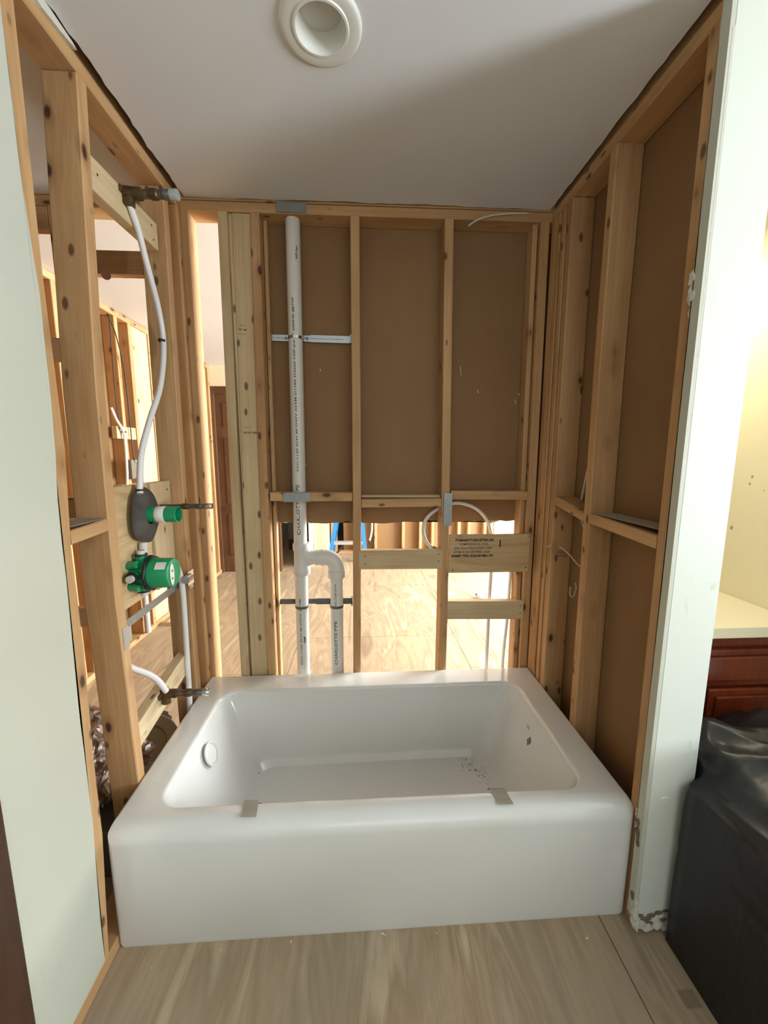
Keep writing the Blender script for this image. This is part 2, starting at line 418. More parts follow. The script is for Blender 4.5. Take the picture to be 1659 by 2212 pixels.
stud(wb, 1.07, Y, rings=[(0, 1.080, Y), (0.7, 1.084, Y), (1.2, 1.080, Y), (2.389, 1.068, Y)])
stud(wb, 1.478, Y, rings=[(0, 1.488, Y), (2.39, 1.478, Y)])
stud(wb, 1.455, Y+0.02, rings=[(0, 1.463, Y+0.02), (2.39, 1.452, Y+0.02)], dx=0.022, dy=0.068)
for x in (1.72, 2.12): stud(wb, x, Y, z1=2.39)
for x in (-0.511, -0.09-0.04): stud(wb, x, Y, z1=2.386, z0=0.0)
box('bottom_plate', -1.0, -0.3, Y, Y+0.089, 0, 0.038, PINE['x'], wb)
# blocking in the continuation of the wall seen through the left wall
for z in (1.805, 1.145, 0.642): box('nogging', -0.93, -0.512, Y, Y+0.038, z, z+0.088, PINE['x'], wb, 0.002)
box('nogging', -0.93, -0.512, Y, Y+0.038, 2.300, 2.384, PINE['x'], wb, 0.002)
box('nogging', -0.472, -0.131, Y, Y+0.038, 2.142, 2.231, PINE['x'], wb, 0.002)
# noggings between the studs
lumber('nogging', [(0.306, Y, 1.214), (0.672, Y, 1.211)], 0.089, 0.040, 'x', PINE['x'], wb)
lumber('nogging', [(0.714, Y, 1.182), (1.078, Y, 1.184)], 0.089, 0.038, 'x', PINE['x'], wb)
lumber('nogging', [(0.714, Y+0.03, 1.224), (1.078, Y+0.03, 1.222)], 0.055, 0.012, 'x', PALE['x'], wb)
lumber('nogging', [(1.122, Y, 1.217), (1.482, Y, 1.213)], 0.089, 0.040, 'x', PINE['x'], wb)
# pale backing blocks for the plumbing
nl = bmesh.new()
def block(x0, x1, za, zb, h, yy, th=0.038, mat=None, name='backing_block', label=None):
    o = lumber(name, [(x0, yy, za), (x1, yy, zb)], th, h, 'x', mat or PALE['x'], wb, 0.002, label); return o
block(0.700, 1.086, 0.893, 0.890, 0.090, Y-0.003, label='pale pine backing block')
block(1.118, 1.488, 0.640, 0.632, 0.090, Y-0.003, label='pale pine backing block')
pp = box('plywood_panel', 1.116, 1.496, Y-0.018, Y-0.003, 0.874, 1.055, PLYP, wb, 0.001)
pp['label'] = 'stamped plywood backing panel'
for (x, z) in ((0.728, 0.955), (0.728, 0.92), (1.07, 0.962), (1.07, 0.928)): nail(nl, (x, Y-0.004, z), (0, 1, 0), 0.003)
for (x, z) in ((1.135, 0.885), (1.487, 1.045), (1.482, 0.895)): nail(nl, (x, Y-0.0195, z), (0, 1, 0), 0.003)
for (x, z) in ((1.474, 0.70), (1.474, 0.662)): nail(nl, (x, Y-0.004, z), (0, 1, 0), 0.003)
o = obj('nail_heads', nl, INK, wb); o['kind'] = 'stuff'
# stamp on the plywood
for i, (t, x, sz, b) in enumerate((('ITAMARATI INDUSTRIA DE', 1.145, 0.0165, 0.0007), ('COMPENSADOS LTDA.', 1.163, 0.0150, 0.0003), ('EPA TSCA TITLE VI AND CARB', 1.140, 0.0145, 0.0003), ('ATCM 93120 CERTIFIED. ULEF-', 1.136, 0.0145, 0.0004), ('EXEMPT TPC1 N-22-464 MILL 373', 1.128, 0.0150, 0.0008))):
    z = 1.024 - i*0.0185
    text('stamp_lettering', t, sz, lambda a, c, x=x, z=z: (x+a, Y-0.0187, z+c), INK if i in (0, 4) else INKF, pp, bold=b, stretch=0.90)
bm = bmesh.new(); bm_box(bm, 1.352, 1.358, Y-0.0187, Y-0.0182, 0.995, 1.028); obj('stamp_mark', bm, INK, pp)
# stamps on the wide pale stud
for z0, rows in ((1.955, ((0, '- --- - --', 0.008), (-0.018, 'W  wc', 0.011), (-0.034, '-- -- - --', 0.008))), (1.535, ((0, '- ---- ---', 0.009), (-0.024, 'KD-HT 1020', 0.010)))):
    for dz, t, sz in rows: text('stamp_lettering', t, sz, lambda a, c, z=z0+dz: (0.203+a, Y+0.0062, z+c), INKF, wb, bold=0.0004, stretch=1.1)
# galvanised protection plates
for (x0, x1, z0, z1, lb) in ((0.379, 0.499, 2.389, 2.425, 'nail plate on the top plate'), (0.365, 0.487, 1.211, 1.252, 'nail plate on the nogging'), (1.089, 1.128, 1.096, 1.247, 'upright nail plate on the stud')):
    o = box('nail_plate', x0, x1, Y-0.008, Y-0.0062, z0, z1, GALV, wb, 0.0006); o['label'] = lb
# brown paper back of the gypsum board, torn along its bottom edge
poly = [(0.300, 1.118)] + jag(0.31, 1.50, 60, 1.100, 0.0045, 11)[1:] + [(1.612, 1.085), (1.612, 2.43), (0.300, 2.43)]
prism('gypsum_board', poly, lambda a, b, d: (a, d, b), Y+0.0895, Y+0.1015, [PAPER], wb)
box('gypsum_board', 1.532, 1.612, Y+0.0897, Y+0.1013, 0.02, 1.095, PAPER, wb)
# painted face on the far room side
prism('painted_face', [(a, b+0.006) for a, b in poly], lambda a, b, d: (a, d, b), Y+0.1018, Y+0.1035, CREAM, wb)
prism('torn_paper_fringe', jag(0.3, 1.5, 90, 1.099, 0.005, 21) + [(1.5, 1.112), (0.3, 1.112)], lambda a, b, d: (a, d, b), Y+0.098, Y+0.0985, GYPSUM, wb)
box('gypsum_board', 1.655, 2.19, Y-0.013, Y-0.001, 0, H, CREAM, wb)
# long torn splinter under the top plate
sp = tube('torn_paper_strip', catmull([(1.165, Y-0.002, 2.362), (1.20, Y-0.006, 2.383), (1.26, Y-0.008, 2.402), (1.34, Y-0.008, 2.412), (1.42, Y-0.004, 2.418)]), [0.001]+[0.0035]*31+[0.001], GYPSUM, seg=5)
tag(sp, 'thin pale torn paper strip hanging across the right end of the top plate', 'scrap')

# ------------------------------------------------------------------ left wall framing
wl = root('wall_left', (-0.045, 0.35, 0), kind='structure')
X = -0.089
lumber('top_plate', [(-0.30, X, 2.378), (Y, X, 2.388)], 0.089, 0.038, 'y', PINE['y'], wl)
lumber('top_plate', [(-0.30, X, 2.421), (Y, X, 2.430)], 0.076, 0.08, 'y', PINE['y'], wl)
lumber('bottom_plate', [(-2.2, X-0.001, 0), (Y, X-0.001, 0)], 0.092, 0.038, 'y', PINE['y'], wl)
stud(wl, X, -0.03, 0.089, 0.058, rings=[(0.038, X, -0.090), (0.39, X, -0.062), (0.6, X, -0.062), (0.92, X, -0.052), (1.2, X, -0.054), (1.43, X, -0.037), (1.8, X, -0.044), (2.38, X, -0.037)])
stud(wl, X, 0.15, 0.089, 0.038, rings=[(0.038, X, 0.176), (0.44, X, 0.166), (1.0, X, 0.148), (1.6, X, 0.156), (2.38, X, 0.204)])
stud(wl, X, 0.622, 0.089, 0.038, rings=[(0.038, X, 0.628), (0.6, X, 0.616), (1.3, X, 0.622), (2.385, X, 0.636)])
stud(wl, X, 0.735, 0.089, 0.038, rings=[(0.038, X, 0.728), (1.4, X, 0.732), (2.385, X, 0.742)])
lumber('nogging', [(0.006, X, 1.196), (0.160, X, 1.204)], 0.088, 0.036, 'y', PINE['y'], wl)
box('dust_layer', X+0.004, -0.003, 0.012, 0.155, 1.2405, 1.2415, DUST, wl)
lumber('backing_block', [(0.236, -0.052, 2.137), (0.60, -0.052, 2.150)], 0.038, 0.089, 'y', PALE['y'], wl, 0.002, 'pale pine block behind the shower arm')
lumber('backing_block', [(0.212, -0.060, 0.455), (0.616, -0.060, 0.518)], 0.038, 0.086, 'y', PALE['y'], wl, 0.002, 'pale pine block behind the spout pipe')
pl = box('plywood_panel', -0.072, -0.056, 0.200, 0.612, 0.918, 1.318, PLYP, wl, 0.001)
box('plywood_panel', -0.055, -0.044, 0.470, 0.612, 0.918, 1.318, PALE['z'], wl, 0.001)
nl = bmesh.new()
for (y, z) in ((0.585, 1.285), (0.60, 1.21), (0.592, 0.975)): nail(nl, (-0.0435, y, z), (-1, 0, 0), 0.004)
for (y, z) in ((0.562, 2.215), (0.570, 2.172), (0.275, 2.19), (0.605, 0.585), (0.605, 0.545)): nail(nl, (-0.0130 if z > 2 else -0.0212, y, z), (-1, 0, 0), 0.0035)
o = obj('nail_heads', nl, INK, wl); o['kind'] = 'stuff'
# remaining painted drywall on the front half of the left wall, torn edge
edge = [(-0.044+0.0, 0.062)] + [(y, z) for z, y in jag(0.10, 2.43, 46, 0.0, 0.0012, 31)]
def eoff(z):
    K = [(0.0, -0.066), (0.23, -0.063), (0.44, -0.051), (0.60, -0.049), (0.77, -0.052), (0.95, -0.046), (1.07, -0.041), (1.29, -0.041), (1.43, -0.028), (1.71, -0.021), (1.8, -0.023), (1.97, -0.034), (2.15, -0.033), (2.45, -0.033)]
    for (a, u), (b, v) in zip(K, K[1:]):
        if a <= z <= b: return u+(v-u)*(z-a)/(b-a)
    return -0.02
poly = [(-0.27, 0.062)] + [(y+eoff(z), z) for y, z in [(-0.0, 0.062)] + edge[1:]] + [(-0.27, 2.43)]
prism('gypsum_board', poly, lambda a, b, d: (d, a, b), 0.0005, 0.012, GREENW, wl)
prism('gypsum_board', [(y-0.001, z) for y, z in poly], lambda a, b, d: (d, a, b), -0.101, -0.0895, GREENW, wl)
prism('torn_paper_edge', [(y+0.003 if y > -0.2 else y, z) for y, z in poly], lambda a, b, d: (d, a, b), 0.0002, 0.004, GYPSUM, wl)
for x0, x1 in ((0.0005, 0.012), (-0.101, -0.0895)): box('gypsum_board', x0, x1, -3.2, -1.25, 0.0, 2.43, GREENW, wl)
box('gypsum_board', 0.0005, 0.012, -1.25, -0.27, 2.10, 2.43, GREENW, wl)
box('header', -0.089, 0.0, -1.25, -0.27, 2.10, 2.378, PINE['y'], wl)
# dark door casing at the end of that wall
tr = box('trim_1', 0.0, 0.016, -0.345, -0.272, 0.0, 2.08, DARKTRIM, None, 0.003); tag(tr, kind='structure')
tr = box('trim_2', -0.10, 0.0, -0.30, -0.272, 0.0, 2.09, DARKTRIM, None, 0.002); tag(tr, kind='structure')
# torn ceiling scraps on the top plate
s1 = prism('torn_drywall_scrap', [(0.05, 2.414), (0.075, 2.432), (0.12, 2.432), (0.185, 2.429), (0.20, 2.424), (0.15, 2.414), (0.09, 2.408)], lambda a, b, d: (d, a, b), 0.0, 0.009, GYPSUM)
tag(s1, 'torn strip of plaster stuck along the front end of the left top plate', 'scrap')

# ------------------------------------------------------------------ right wall framing
wr = root('wall_right', (1.57, 0.35, 0), kind='structure')
lumber('top_plate', [(-0.03, W, 2.382), (Y, W, 2.390)], 0.089, 0.038, 'y', PINE['y'], wr)
lumber('top_plate', [(-0.03, W+0.010, 2.424), (Y, W+0.010, 2.431)], 0.089, 0.08, 'y', PINE['y'], wr)
lumber('bottom_plate', [(-0.03, W, 0), (Y, W, 0)], 0.089, 0.038, 'y', PINE['y'], wr)
stud(wr, W, -0.03, 0.089, 0.056, z0=0.038, rings=[(0.038, W, -0.0300), (2.384, W, -0.027)])
stud(wr, W, 0.346, 0.089, 0.038, rings=[(0.038, W, 0.343), (1.0, W, 0.348), (1.8, W, 0.358), (2.386, W, 0.352)])
stud(wr, W, 0.605, 0.089, 0.038, rings=[(0.038, W, 0.603), (1.0, W, 0.610), (2.386, W, 0.612)])
stud(wr, W, 0.66, 0.056, 0.030, z0=0.038, rings=[(0.038, W, 0.655), (2.388, W, 0.660)])
stud(wr, W, 0.70, 0.089, 0.038, z0=0.038, rings=[(0.038, W, 0.700), (2.388, W, 0.704)])
stud(wr, W, 0.7415, 0.089, 0.036, z0=0.038, rings=[(0.038, W, 0.7405), (2.388, W, 0.7425)])
lumber('nogging', [(0.029, W, 1.160), (0.346, W, 1.176)], 0.088, 0.038, 'y', PINE['y'], wr)
box('dust_layer', W+0.004, W+0.085, 0.015, 0.335, 1.2145, 1.2155, DUST, wr)
lumber('nogging', [(0.388, W, 1.176), (0.603, W, 1.210)], 0.088, 0.038, 'y', PINE['y'], wr)
prism('gypsum_board', [(-0.03, 0.01), (Y+0.089, 0.01), (Y+0.089, 2.43), (-0.03, 2.43)], lambda a, b, d: (d, a, b), W+0.0895, W+0.1015, PAPER, wr)
prism('painted_face', [(-0.032, 0.005), (Y-0.01, 0.005), (Y-0.01, 2.43), (-0.032, 2.43)], lambda a, b, d: (d, a, b), W+0.1018, W+0.126, GREENW, wr)
# end cap of the partition and the strip of board returned onto the tub side
capp = [(1.524, 0.03), (1.535, 0.018), (1.56, 0.012), (1.60, 0.02), (1.65, 0.010), (1.65, 2.43), (1.524, 2.43)]
prism('end_board', capp, lambda a, b, d: (a, d, b), -0.045, -0.0325, CAPW, wr)
prism('end_board_core', [(a+0.001 if a < 1.6 else a-0.001, b-0.006) for a, b in capp], lambda a, b, d: (a, d, b), -0.0325, -0.0305, GYPSUM, wr)
sj = jag(0.05, 2.43, 60, -0.0175, 0.0014, 77)
prism('gypsum_board', [(-0.0446, 0.05)] + [(v-0.002, z) for z, v in sj] + [(-0.0446, 2.43)], lambda a, b, d: (d, a, b), 1.512, 1.5235, GREENW, wr)
prism('torn_paper_edge', [(-0.044, 0.05)] + [(v+0.001+0.003*math.sin(z*23), z) for z, v in sj if z < 2.35] + [(-0.045, 2.33)], lambda a, b, d: (d, a, b), 1.519, 1.5238, GYPSUM, wr)
# crumbled plaster lumps where the board was cut away low down
def lump(c, r, seed, sc3=(1, 1, 1), mat=GYPSUM, name='plaster_lump', parent=None):
    bm = bmesh.new(); bmesh.ops.create_icosphere(bm, subdivisions=2, radius=1); rr = random.Random(seed)
    for v in bm.verts: v.co = Vector((v.co.x*sc3[0], v.co.y*sc3[1], v.co.z*sc3[2]))*r*rr.uniform(0.68, 1.15) + Vector(c)
    return obj(name, bm, mat, parent)
for i, (y, z, r) in enumerate(((-0.013, 1.84, 0.016), (-0.016, 1.80, 0.018), (-0.020, 1.76, 0.013), (-0.018, 0.375, 0.013), (-0.022, 0.335, 0.014), (-0.024, 0.30, 0.011), (-0.035, 0.10, 0.016), (-0.04, 0.065, 0.018), (-0.045, 0.035, 0.016))):
    lump((1.518, y, z), r, 40+i, (0.5, 1, 1.5), parent=wr)
for i, (x, z, r) in enumerate(((1.535, 0.03, 0.018), (1.56, 0.018, 0.015), (1.59, 0.022, 0.016), (1.62, 0.014, 0.014))):
    lump((x, -0.045, z), r, 60+i, (1.4, 0.5, 1.0), parent=wr)

# ------------------------------------------------------------------ other walls of the setting
def stru(name, *a): return tag(box(name, *a), kind='structure')
wn = root('wall_nook', (2.2, 0.4, 0), kind='structure')
box('gypsum_board', 2.19, 2.202, -0.10, Y-0.002, 0, H, CREAM, wn); box('gypsum_board', 2.19, 2.31, -0.112, -0.10, 0, H, GREENW, wn)
for y in (-0.09, 0.32, 0.73): stud(wn, 2.203, y, 0.089, 0.038)
stru('wall_front_right', 2.31, 4.5, -0.112, 0.02, 0, H, GREENW)
# outer right wall with assumed_window_1 (y -1.70..-0.90) and assumed_window_3 (y 1.4..3.8)
wo = root('wall_outer_right', (4.45, 1.0, 0), kind='structure')
for (y0, y1, z0, z1) in ((-3.2, -1.72, 0, H), (-1.72, -0.88, 0, 0.75), (-1.72, -0.88, 2.15, H), (-0.88, 1.4, 0, H), (1.4, 3.8, 0, 0.42), (1.4, 3.8, 2.25, H), (3.8, 6.0, 0, H)):
    box('wall_panel', 4.40, 4.5, y0, y1, z0, z1, CREAM, wo)
def window(name, x, y0, y1, z0, z1):
    r = root(name, (x, (y0+y1)/2, z0), kind='structure'); t = 0.05
    for a in ((y0, y0+t, z0, z1), (y1-t, y1, z0, z1), (y0+t, y1-t, z0, z0+t), (y0+t, y1-t, z1-t, z1)): box('window_frame', x, x+0.05, *a, LABELM, r)
    return r
window('assumed_window_1', 4.42, -1.72, -0.88, 0.75, 2.15); window('assumed_window_3', 4.42, 1.4, 3.8, 0.42, 2.25)  # unseen windows, assumed from how the light falls
wf = root('wall_rear', (0.5, -3.2, 0), kind='structure')
for (x0, x1, z0, z1) in ((-3.3, 0.1, 0, H), (0.1, 2.3, 0, 0.85), (0.1, 2.3, 2.25, H), (2.3, 4.5, 0, H)): box('wall_panel', x0, x1, -3.22, -3.12, z0, z1, GREENW, wf)
r2 = root('fill_window', (1.2, -3.2, 0.85), kind='structure')  # unseen window, added as the opening for the rear fill light
for a in ((0.1, 0.15, 0.85, 2.25), (2.25, 2.3, 0.85, 2.25), (0.15, 2.25, 0.85, 0.9), (0.15, 2.25, 2.2, 2.25)): box('window_frame', a[0], a[1], -3.2, -3.15, a[2], a[3], LABELM, r2)
stru('wall_outer_left', -3.4, -3.3, -3.2, 6.0, 0, H, CREAM)
stru('wall_hall_end', -3.3, 4.5, 5.9, 6.0, 0, H, HALL)

# far left stud wall (x = -1.0) and the bright lumber in it
wfl = root('wall_far_left', (-1.05, 2.0, 0), kind='structure')
lumber('top_plate', [(-0.2, -1.10, 2.388), (3.75, -1.10, 2.388)], 0.089, 0.043, 'y', PINE['y'], wfl)
lumber('bottom_plate', [(-0.2, -1.10, 0), (3.75, -1.10, 0)], 0.10, 0.038, 'y', PINE['y'], wfl)
for y in (0.2, 0.62, 1.02, 1.36, 1.46, 1.74, 2.02, 2.185, 2.46, 2.86, 3.28, 3.70): stud(wfl, -1.10, y, 0.089, 0.038, z0=0.038)
lv = box('stud', -1.045, -1.018, 2.235, 2.452, 0.038, 2.386, PALE['z'], wfl); lv['label'] = 'broad pale lumber face'
box('backing_block', -1.035, -1.0, 1.915, 2.150, 1.535, 1.622, PALE['y'], wfl, 0.002)
box('backing_block', -1.06, -1.0, 1.915, 2.150, 1.100, 1.205, PALE['y'], wfl, 0.002)
box('gypsum_board', -1.115, -1.101, -0.2, 3.75, 0.0, H, PAPER, wfl)
stru('wall_left_room', -3.3, -1.2, -0.2, -0.1, 0, H, CREAM)

# door wall at the far side of the back room
wd = root('wall_door_side', (-0.6, 3.8, 0), kind='structure')
box('wall_panel', -1.03, -0.22, 3.75, 3.85, 2.20, H, CREAM, wd)
box('wall_panel', -1.20, -1.03, 3.75, 3.85, 0, H, CREAM, wd)
d = root('door_1', (-0.62, 3.76, 0), kind='structure')
box('door_frame', -1.03, -0.98, 3.74, 3.84, 0, 2.20, DOORW, d); box('door_frame', -0.36, -0.28, 3.74, 3.84, 0, 2.20, DOORW, d); box('door_frame', -0.98, -0.36, 3.74, 3.84, 2.12, 2.20, DOORW, d)
box('door_leaf', -0.98, -0.36, 3.775, 3.805, 0.01, 2.12, DOORW, d)
for x0 in (-0.90, -0.64):
    for z0, z1 in ((0.22, 0.72), (0.84, 1.62), (1.74, 2.02)): box('door_panel', x0, x0+0.20, 3.762, 3.776, z0, z1, DOORW, d, 0.008)
box('door_rail', -0.98, -0.36, 3.768, 3.776, 0.74, 0.82, DOORW, d)

# far stud wall of the back room (y = 4.6)
wf2 = root('wall_far', (1.6, 4.6, 0), kind='structure')
box('gypsum_board', 0.44, 2.9, 4.69, 4.702, 0.02, H, PAPER, wf2)
box('bottom_plate', 0.05, 4.4, 4.60, 4.69, 0, 0.038, PINE['x'], wf2); box('top_plate', 0.05, 4.4, 4.60, 4.69, 2.39, H, PINE['x'], wf2)
for x in (0.26, 0.31, 0.62, 0.89, 1.295, 1.55, 1.73, 2.12, 2.27, 2.51, 2.62, 3.1, 3.5, 3.9, 4.3): stud(wf2, x, 4.60, 0.04, 0.089, z0=0.038)
box('gypsum_board', 0.05, 0.245, 4.585, 4.599, 0, H, CREAM, wf2); box('gypsum_board', 2.66, 4.4, 4.588, 4.599, 0, H, CREAM, wf2)
box('wall_panel', 0.04, 0.05, 3.9, 5.9, 0, H, CREAM, wf2)
box('wall_panel', -0.40, 0.04, 4.90, 4.95, 0.14, H, HALL, wf2); box('hall_baseboard', -0.40, 0.04, 4.88, 4.95, 0.0, 0.16, DARKTRIM, wf2)

# ------------------------------------------------------------------ bathtub
def rrect(x0, x1, y0, y1, rf, rb, n=9):
    """rounded rectangle, front (y0) corner radius rf, back radius rb; constant vertex count; returns (pt, outward normal)"""
    out = []
    def arc(cx, cy, r, a0):
        for k in range(n):
            a = a0 + math.pi/2*k/(n-1); out.append((Vector((cx+r*math.cos(a), cy+r*math.sin(a))), Vector((math.cos(a), math.sin(a)))))
    FR = {6: (0.02, 0.04, 0.065, 0.1, 0.2, 0.4, 0.6, 0.8), 10: [k/10 for k in range(1, 10)]}
    def seg(p, q, nr, m, rev=False):
        for t in ([1-f for f in reversed(FR[m])] if rev else FR[m]): out.append((Vector(p).lerp(Vector(q), t), Vector(nr)))
    arc(x1-rf, y0+rf, rf, -math.pi/2); seg((x1, y0+rf), (x1, y1-rb), (1, 0), 6)
    arc(x1-rb, y1-rb, rb, 0); seg((x1-rb, y1), (x0+rb, y1), (0, 1), 10)
    arc(x0+rb, y1-rb, rb, math.pi/2); seg((x0, y1-rb), (x0, y0+rf), (-1, 0), 6, True)
    arc(x0+rf, y0+rf, rf, math.pi); seg((x0+rf, y0), (x1-rf, y0), (0, -1), 10)
    return out
TH = 0.388; BX0, BX1, BY0, BY1 = 0.106, 1.408, 0.078, 0.648
FX0, FX1, FY0, FY1 = 0.225, 1.272, 0.160, 0.615
def floor_z(x): return 0.052 + 0.012*max(0, min(1, (x-FX0)/(FX1-FX0)))
def basin_ring(t):
    # t 0..1 from rim to basin floor
    e = 1-(1-t)**2.6 if False else t
    z_t = t; ins = t**1.0
    x0 = BX0+(FX0-BX0)*ins; x1 = BX1+(FX1-BX1)*(t**0.9); y0 = BY0+(FY0-BY0)*ins; y1 = BY1+(FY1-BY1)*ins
    return x0, x1, y0, y1
def bathtub():
    D = 0.771
    r0 = root('bathtub', (W/2, D/2, 0), 'white enamelled alcove bathtub with a smooth apron standing between the bare stud walls', 'bathtub')
    bm = bmesh.new(); rings = []
    def add(pts): rings.append([bm.verts.new(p) for p in pts])
    for z, ins in ((0.0, 0.004), (0.012, 0.001), (TH-0.16, 0.0)):
        add([(p.x, p.y, z) for p, n in rrect(ins, W-ins, ins, D-ins, 0.014, 0.006)])
    base = rrect(0, W, 0, D, 0.016, 0.006); RF = 0.052; RS = 0.011
    for k in range(0, 11):
        a = math.pi/2*k/10; ca = 1-math.cos(a); pts = []
        for p, n in rrect(RS*ca, W-RS*ca, RF*ca, D-RS*ca, 0.016-0.006*k/10, 0.006):
            dd = RF-min(RF, max(0, p.y))
            pts.append((p.x, p.y, min(TH-RS*(1-math.sin(a)), TH-RF+math.sqrt(max(0, RF*RF-dd*dd)))) if k else (p.x, p.y, min(TH-RS, TH-RF+math.sqrt(max(0, RF*RF-dd*dd)))))
        add(pts)
    # raised tile flange hint along back and sides: rim slightly lifted at the outer edge
    inner = rrect(BX0, BX1, BY0, BY1, 0.060, 0.075)
    add([(p.x+n.x*0.018, p.y+n.y*0.018, TH-0.0012) for p, n in inner])
    for k in range(0, 6):
        a = math.pi/2*k/5; r = 0.014
        add([(p.x+n.x*(r-r*math.sin(a)), p.y+n.y*(r-r*math.sin(a)), TH-0.0015-r*(1-math.cos(a))) for p, n in inner])
    N_ = 12
    for k in range(1, N_+1):
        t = k/N_; x0, x1, y0, y1 = basin_ring(t)
        rf = 0.060+0.045*t; rb = 0.075+0.03*t
        pts = []
        for p, n in rrect(x0, x1, y0, y1, rf, rb):
            zf = floor_z(p.x)+0.03
            zt = (TH-0.0155)*(1-t) + zf*t; pts.append((p.x, p.y, zt))
        add(pts)
    # cove into the floor
    for k in range(1, 7):
        a = math.pi/2*k/6; R = 0.026; pts = []
        for p, n in rrect(FX0, FX1, FY0, FY1, 0.105, 0.105):
            q = p - n*(R*(math.sin(a))*0.9 if k else 0); pts.append((q.x, q.y, floor_z(p.x)+0.03*(1-math.sin(a))))
        add(pts)
    # flat floor filling rings
    last = [v.co.copy() for v in rings[-1]]; c = Vector(((FX0+FX1)/2, (FY0+FY1)/2, 0))
    for s_ in (0.66, 0.33):
        add([(c.x+(v.x-c.x)*s_, c.y+(v.y-c.y)*s_, floor_z(c.x+(v.x-c.x)*s_)) for v in last])
    n = len(base)
    for A, B in zip(rings, rings[1:]):
        for i in range(n): bm.faces.new((A[i], A[(i+1) % n], B[(i+1) % n], B[i]))
    bm.faces.new(rings[-1])
    o = obj('tub_body', bm, ENAMEL, r0, smooth=True)
    # overflow opening on the left end wall: recess ring
    cc = Vector((0.148, 0.372, 0.312)); ax = Vector((1, 0, 0.42)).normalized()
    lathe('overflow_ring', cc-ax*0.004, ax, [(0.0415, -0.002), (0.041, 0.004), (0.036, 0.0055), (0.034, 0.002), (0.034, -0.006)], ENAMEL, r0, 32)
    lathe('overflow_hole', cc-ax*0.003, ax, [(0.0335, 0.0), (0.0, 0.0005)], PVC, r0, 32)
    lathe('drain_hole', (0.300, 0.375, floor_z(0.3)+0.0015), (0, 0, 1), [(0.036, 0), (0.034, 0.002), (0.026, 0.001), (0.024, -0.004), (0, -0.004)], STEEL, r0, 28)
    # small printed diamond and script on the right end
    bm = bmesh.new(); c = Vector((1.3660, 0.382, 0.300)); u = Vector((0, 1, 0)); v = Vector((0.52, 0, 1)).normalized()
    bm.faces.new([bm.verts.new(c+u*a+v*b) for a, b in ((-0.014, 0.004), (0.004, 0.018), (0.014, -0.004), (-0.004, -0.018))])
    obj('printed_mark', bm, simple('grey_print', (112, 112, 116), 0.5), r0)
    text('printed_script', 'villa', 0.016, lambda a, b: Vector((1.3770, 0.435, 0.325)) + Vector((0, -1, 0))*a + v*b, INKF, r0)
    return r0
tub = bathtub()
# debris in the tub
bm = bmesh.new(); rr = random.Random(5)
def crumb(x, y, z, r):
    vs = [bm.verts.new((x+rr.uniform(-r, r), y+rr.uniform(-r, r), z+rr.uniform(0, r))) for _ in range(4)]
    for f in ((0, 1, 2), (0, 2, 3), (0, 3, 1), (1, 3, 2)): bm.faces.new([vs[i] for i in f])
for _ in range(110):
    x = rr.gauss(1.195, 0.04); y = rr.gauss(0.53, 0.035) - (x-1.19)*1.1
    if x < 1.245 and y < 0.585: crumb(x, y, floor_z(x)+0.0008, rr.uniform(0.0015, 0.0055))
for _ in range(40): crumb(rr.uniform(0.35, 1.15), rr.uniform(0.22, 0.53), 0.0585, rr.uniform(0.001, 0.0025))
crumb(0.262, 0.55, 0.06, 0.006); crumb(0.86, 0.25, 0.062, 0.005)
for _ in range(60): crumb(rr.uniform(1.05, 1.50), rr.uniform(0.68, 0.77), TH+0.0002, rr.uniform(0.0008, 0.0022))
for _ in range(40): crumb(rr.uniform(1.43, 1.51), rr.uniform(0.1, 0.76), TH+0.0002, rr.uniform(0.0006, 0.0018))
crumb(0.058, 0.155, TH+0.0003, 0.003)
o = obj('debris', bm, CRUMB); tag(o, 'scattered brown crumbs and grit on the tub floor and back rim', 'debris', kind='stuff')
# masking tape pieces on the front rim
def tape(x, x2, lab, seed, skew):
    bm = bmesh.new(); A = []; rr = random.Random(seed)
    prof = [(0.096, TH-0.018), (0.088, TH-0.004), (0.080, TH+0.0008), (0.06, TH+0.0022), (0.045, TH+0.0008), (0.022, TH+0.004)]
    for k, (y, z) in enumerate(prof):
        f = k/(len(prof)-1); A.append([bm.verts.new((x+skew*f+(x2-x)*s, y-0.002*s, z)) for s in (0, 0.5, 1)])
    for P, Q in zip(A, A[1:]):
        for i in range(2): bm.faces.new((P[i], P[i+1], Q[i+1], Q[i]))
    bmesh.ops.solidify(bm, geom=bm.faces[:], thickness=0.0004)
    tag(obj('masking_tape', bm, TAPE), lab, 'tape', 'masking tape pieces on the tub rim')
tape(0.350, 0.394, 'left piece of beige masking tape folded over the front rim of the tub', 1, 0.012)
tape(1.103, 1.149, 'right piece of beige masking tape folded over the front rim of the tub', 2, 0.010)

# ------------------------------------------------------------------ pvc vent pipe
PY = Y+0.042; PR = 0.0302
vp = root('drain_vent_pipe', (0.43, PY, 0), 'tall white plastic vent pipe with a tee and elbow branch behind the tub', 'pipe')
def px(z): return 0.424 + 0.012*(z-0.4)/2.0
pipe = tube('pipe', [(px(0.0), PY, 0.0), (px(0.87), PY, 0.87)], PR, PVC, vp, 28)
pipe2 = tube('pipe', [(px(1.0), PY, 1.0), (px(2.386), PY, 2.386)], PR, PVC, vp, 28)
def hub(name, c, ax, prof): return lathe(name, c, ax, prof, PVC, vp, 28)
hub('tee_fitting', (0.431, PY, 0.0), (0, 0, 1), [(PR, 0.862), (0.038, 0.862), (0.0395, 0.868), (0.0395, 0.890), (0.0350, 0.897), (0.0350, 0.975), (0.0395, 0.982), (0.0395, 1.006), (0.038, 1.012), (PR, 1.012)])
arm = catmull([(0.435, PY, 0.985), (0.452, PY, 0.955), (0.478, PY, 0.944), (0.508, PY, 0.942)], 6)
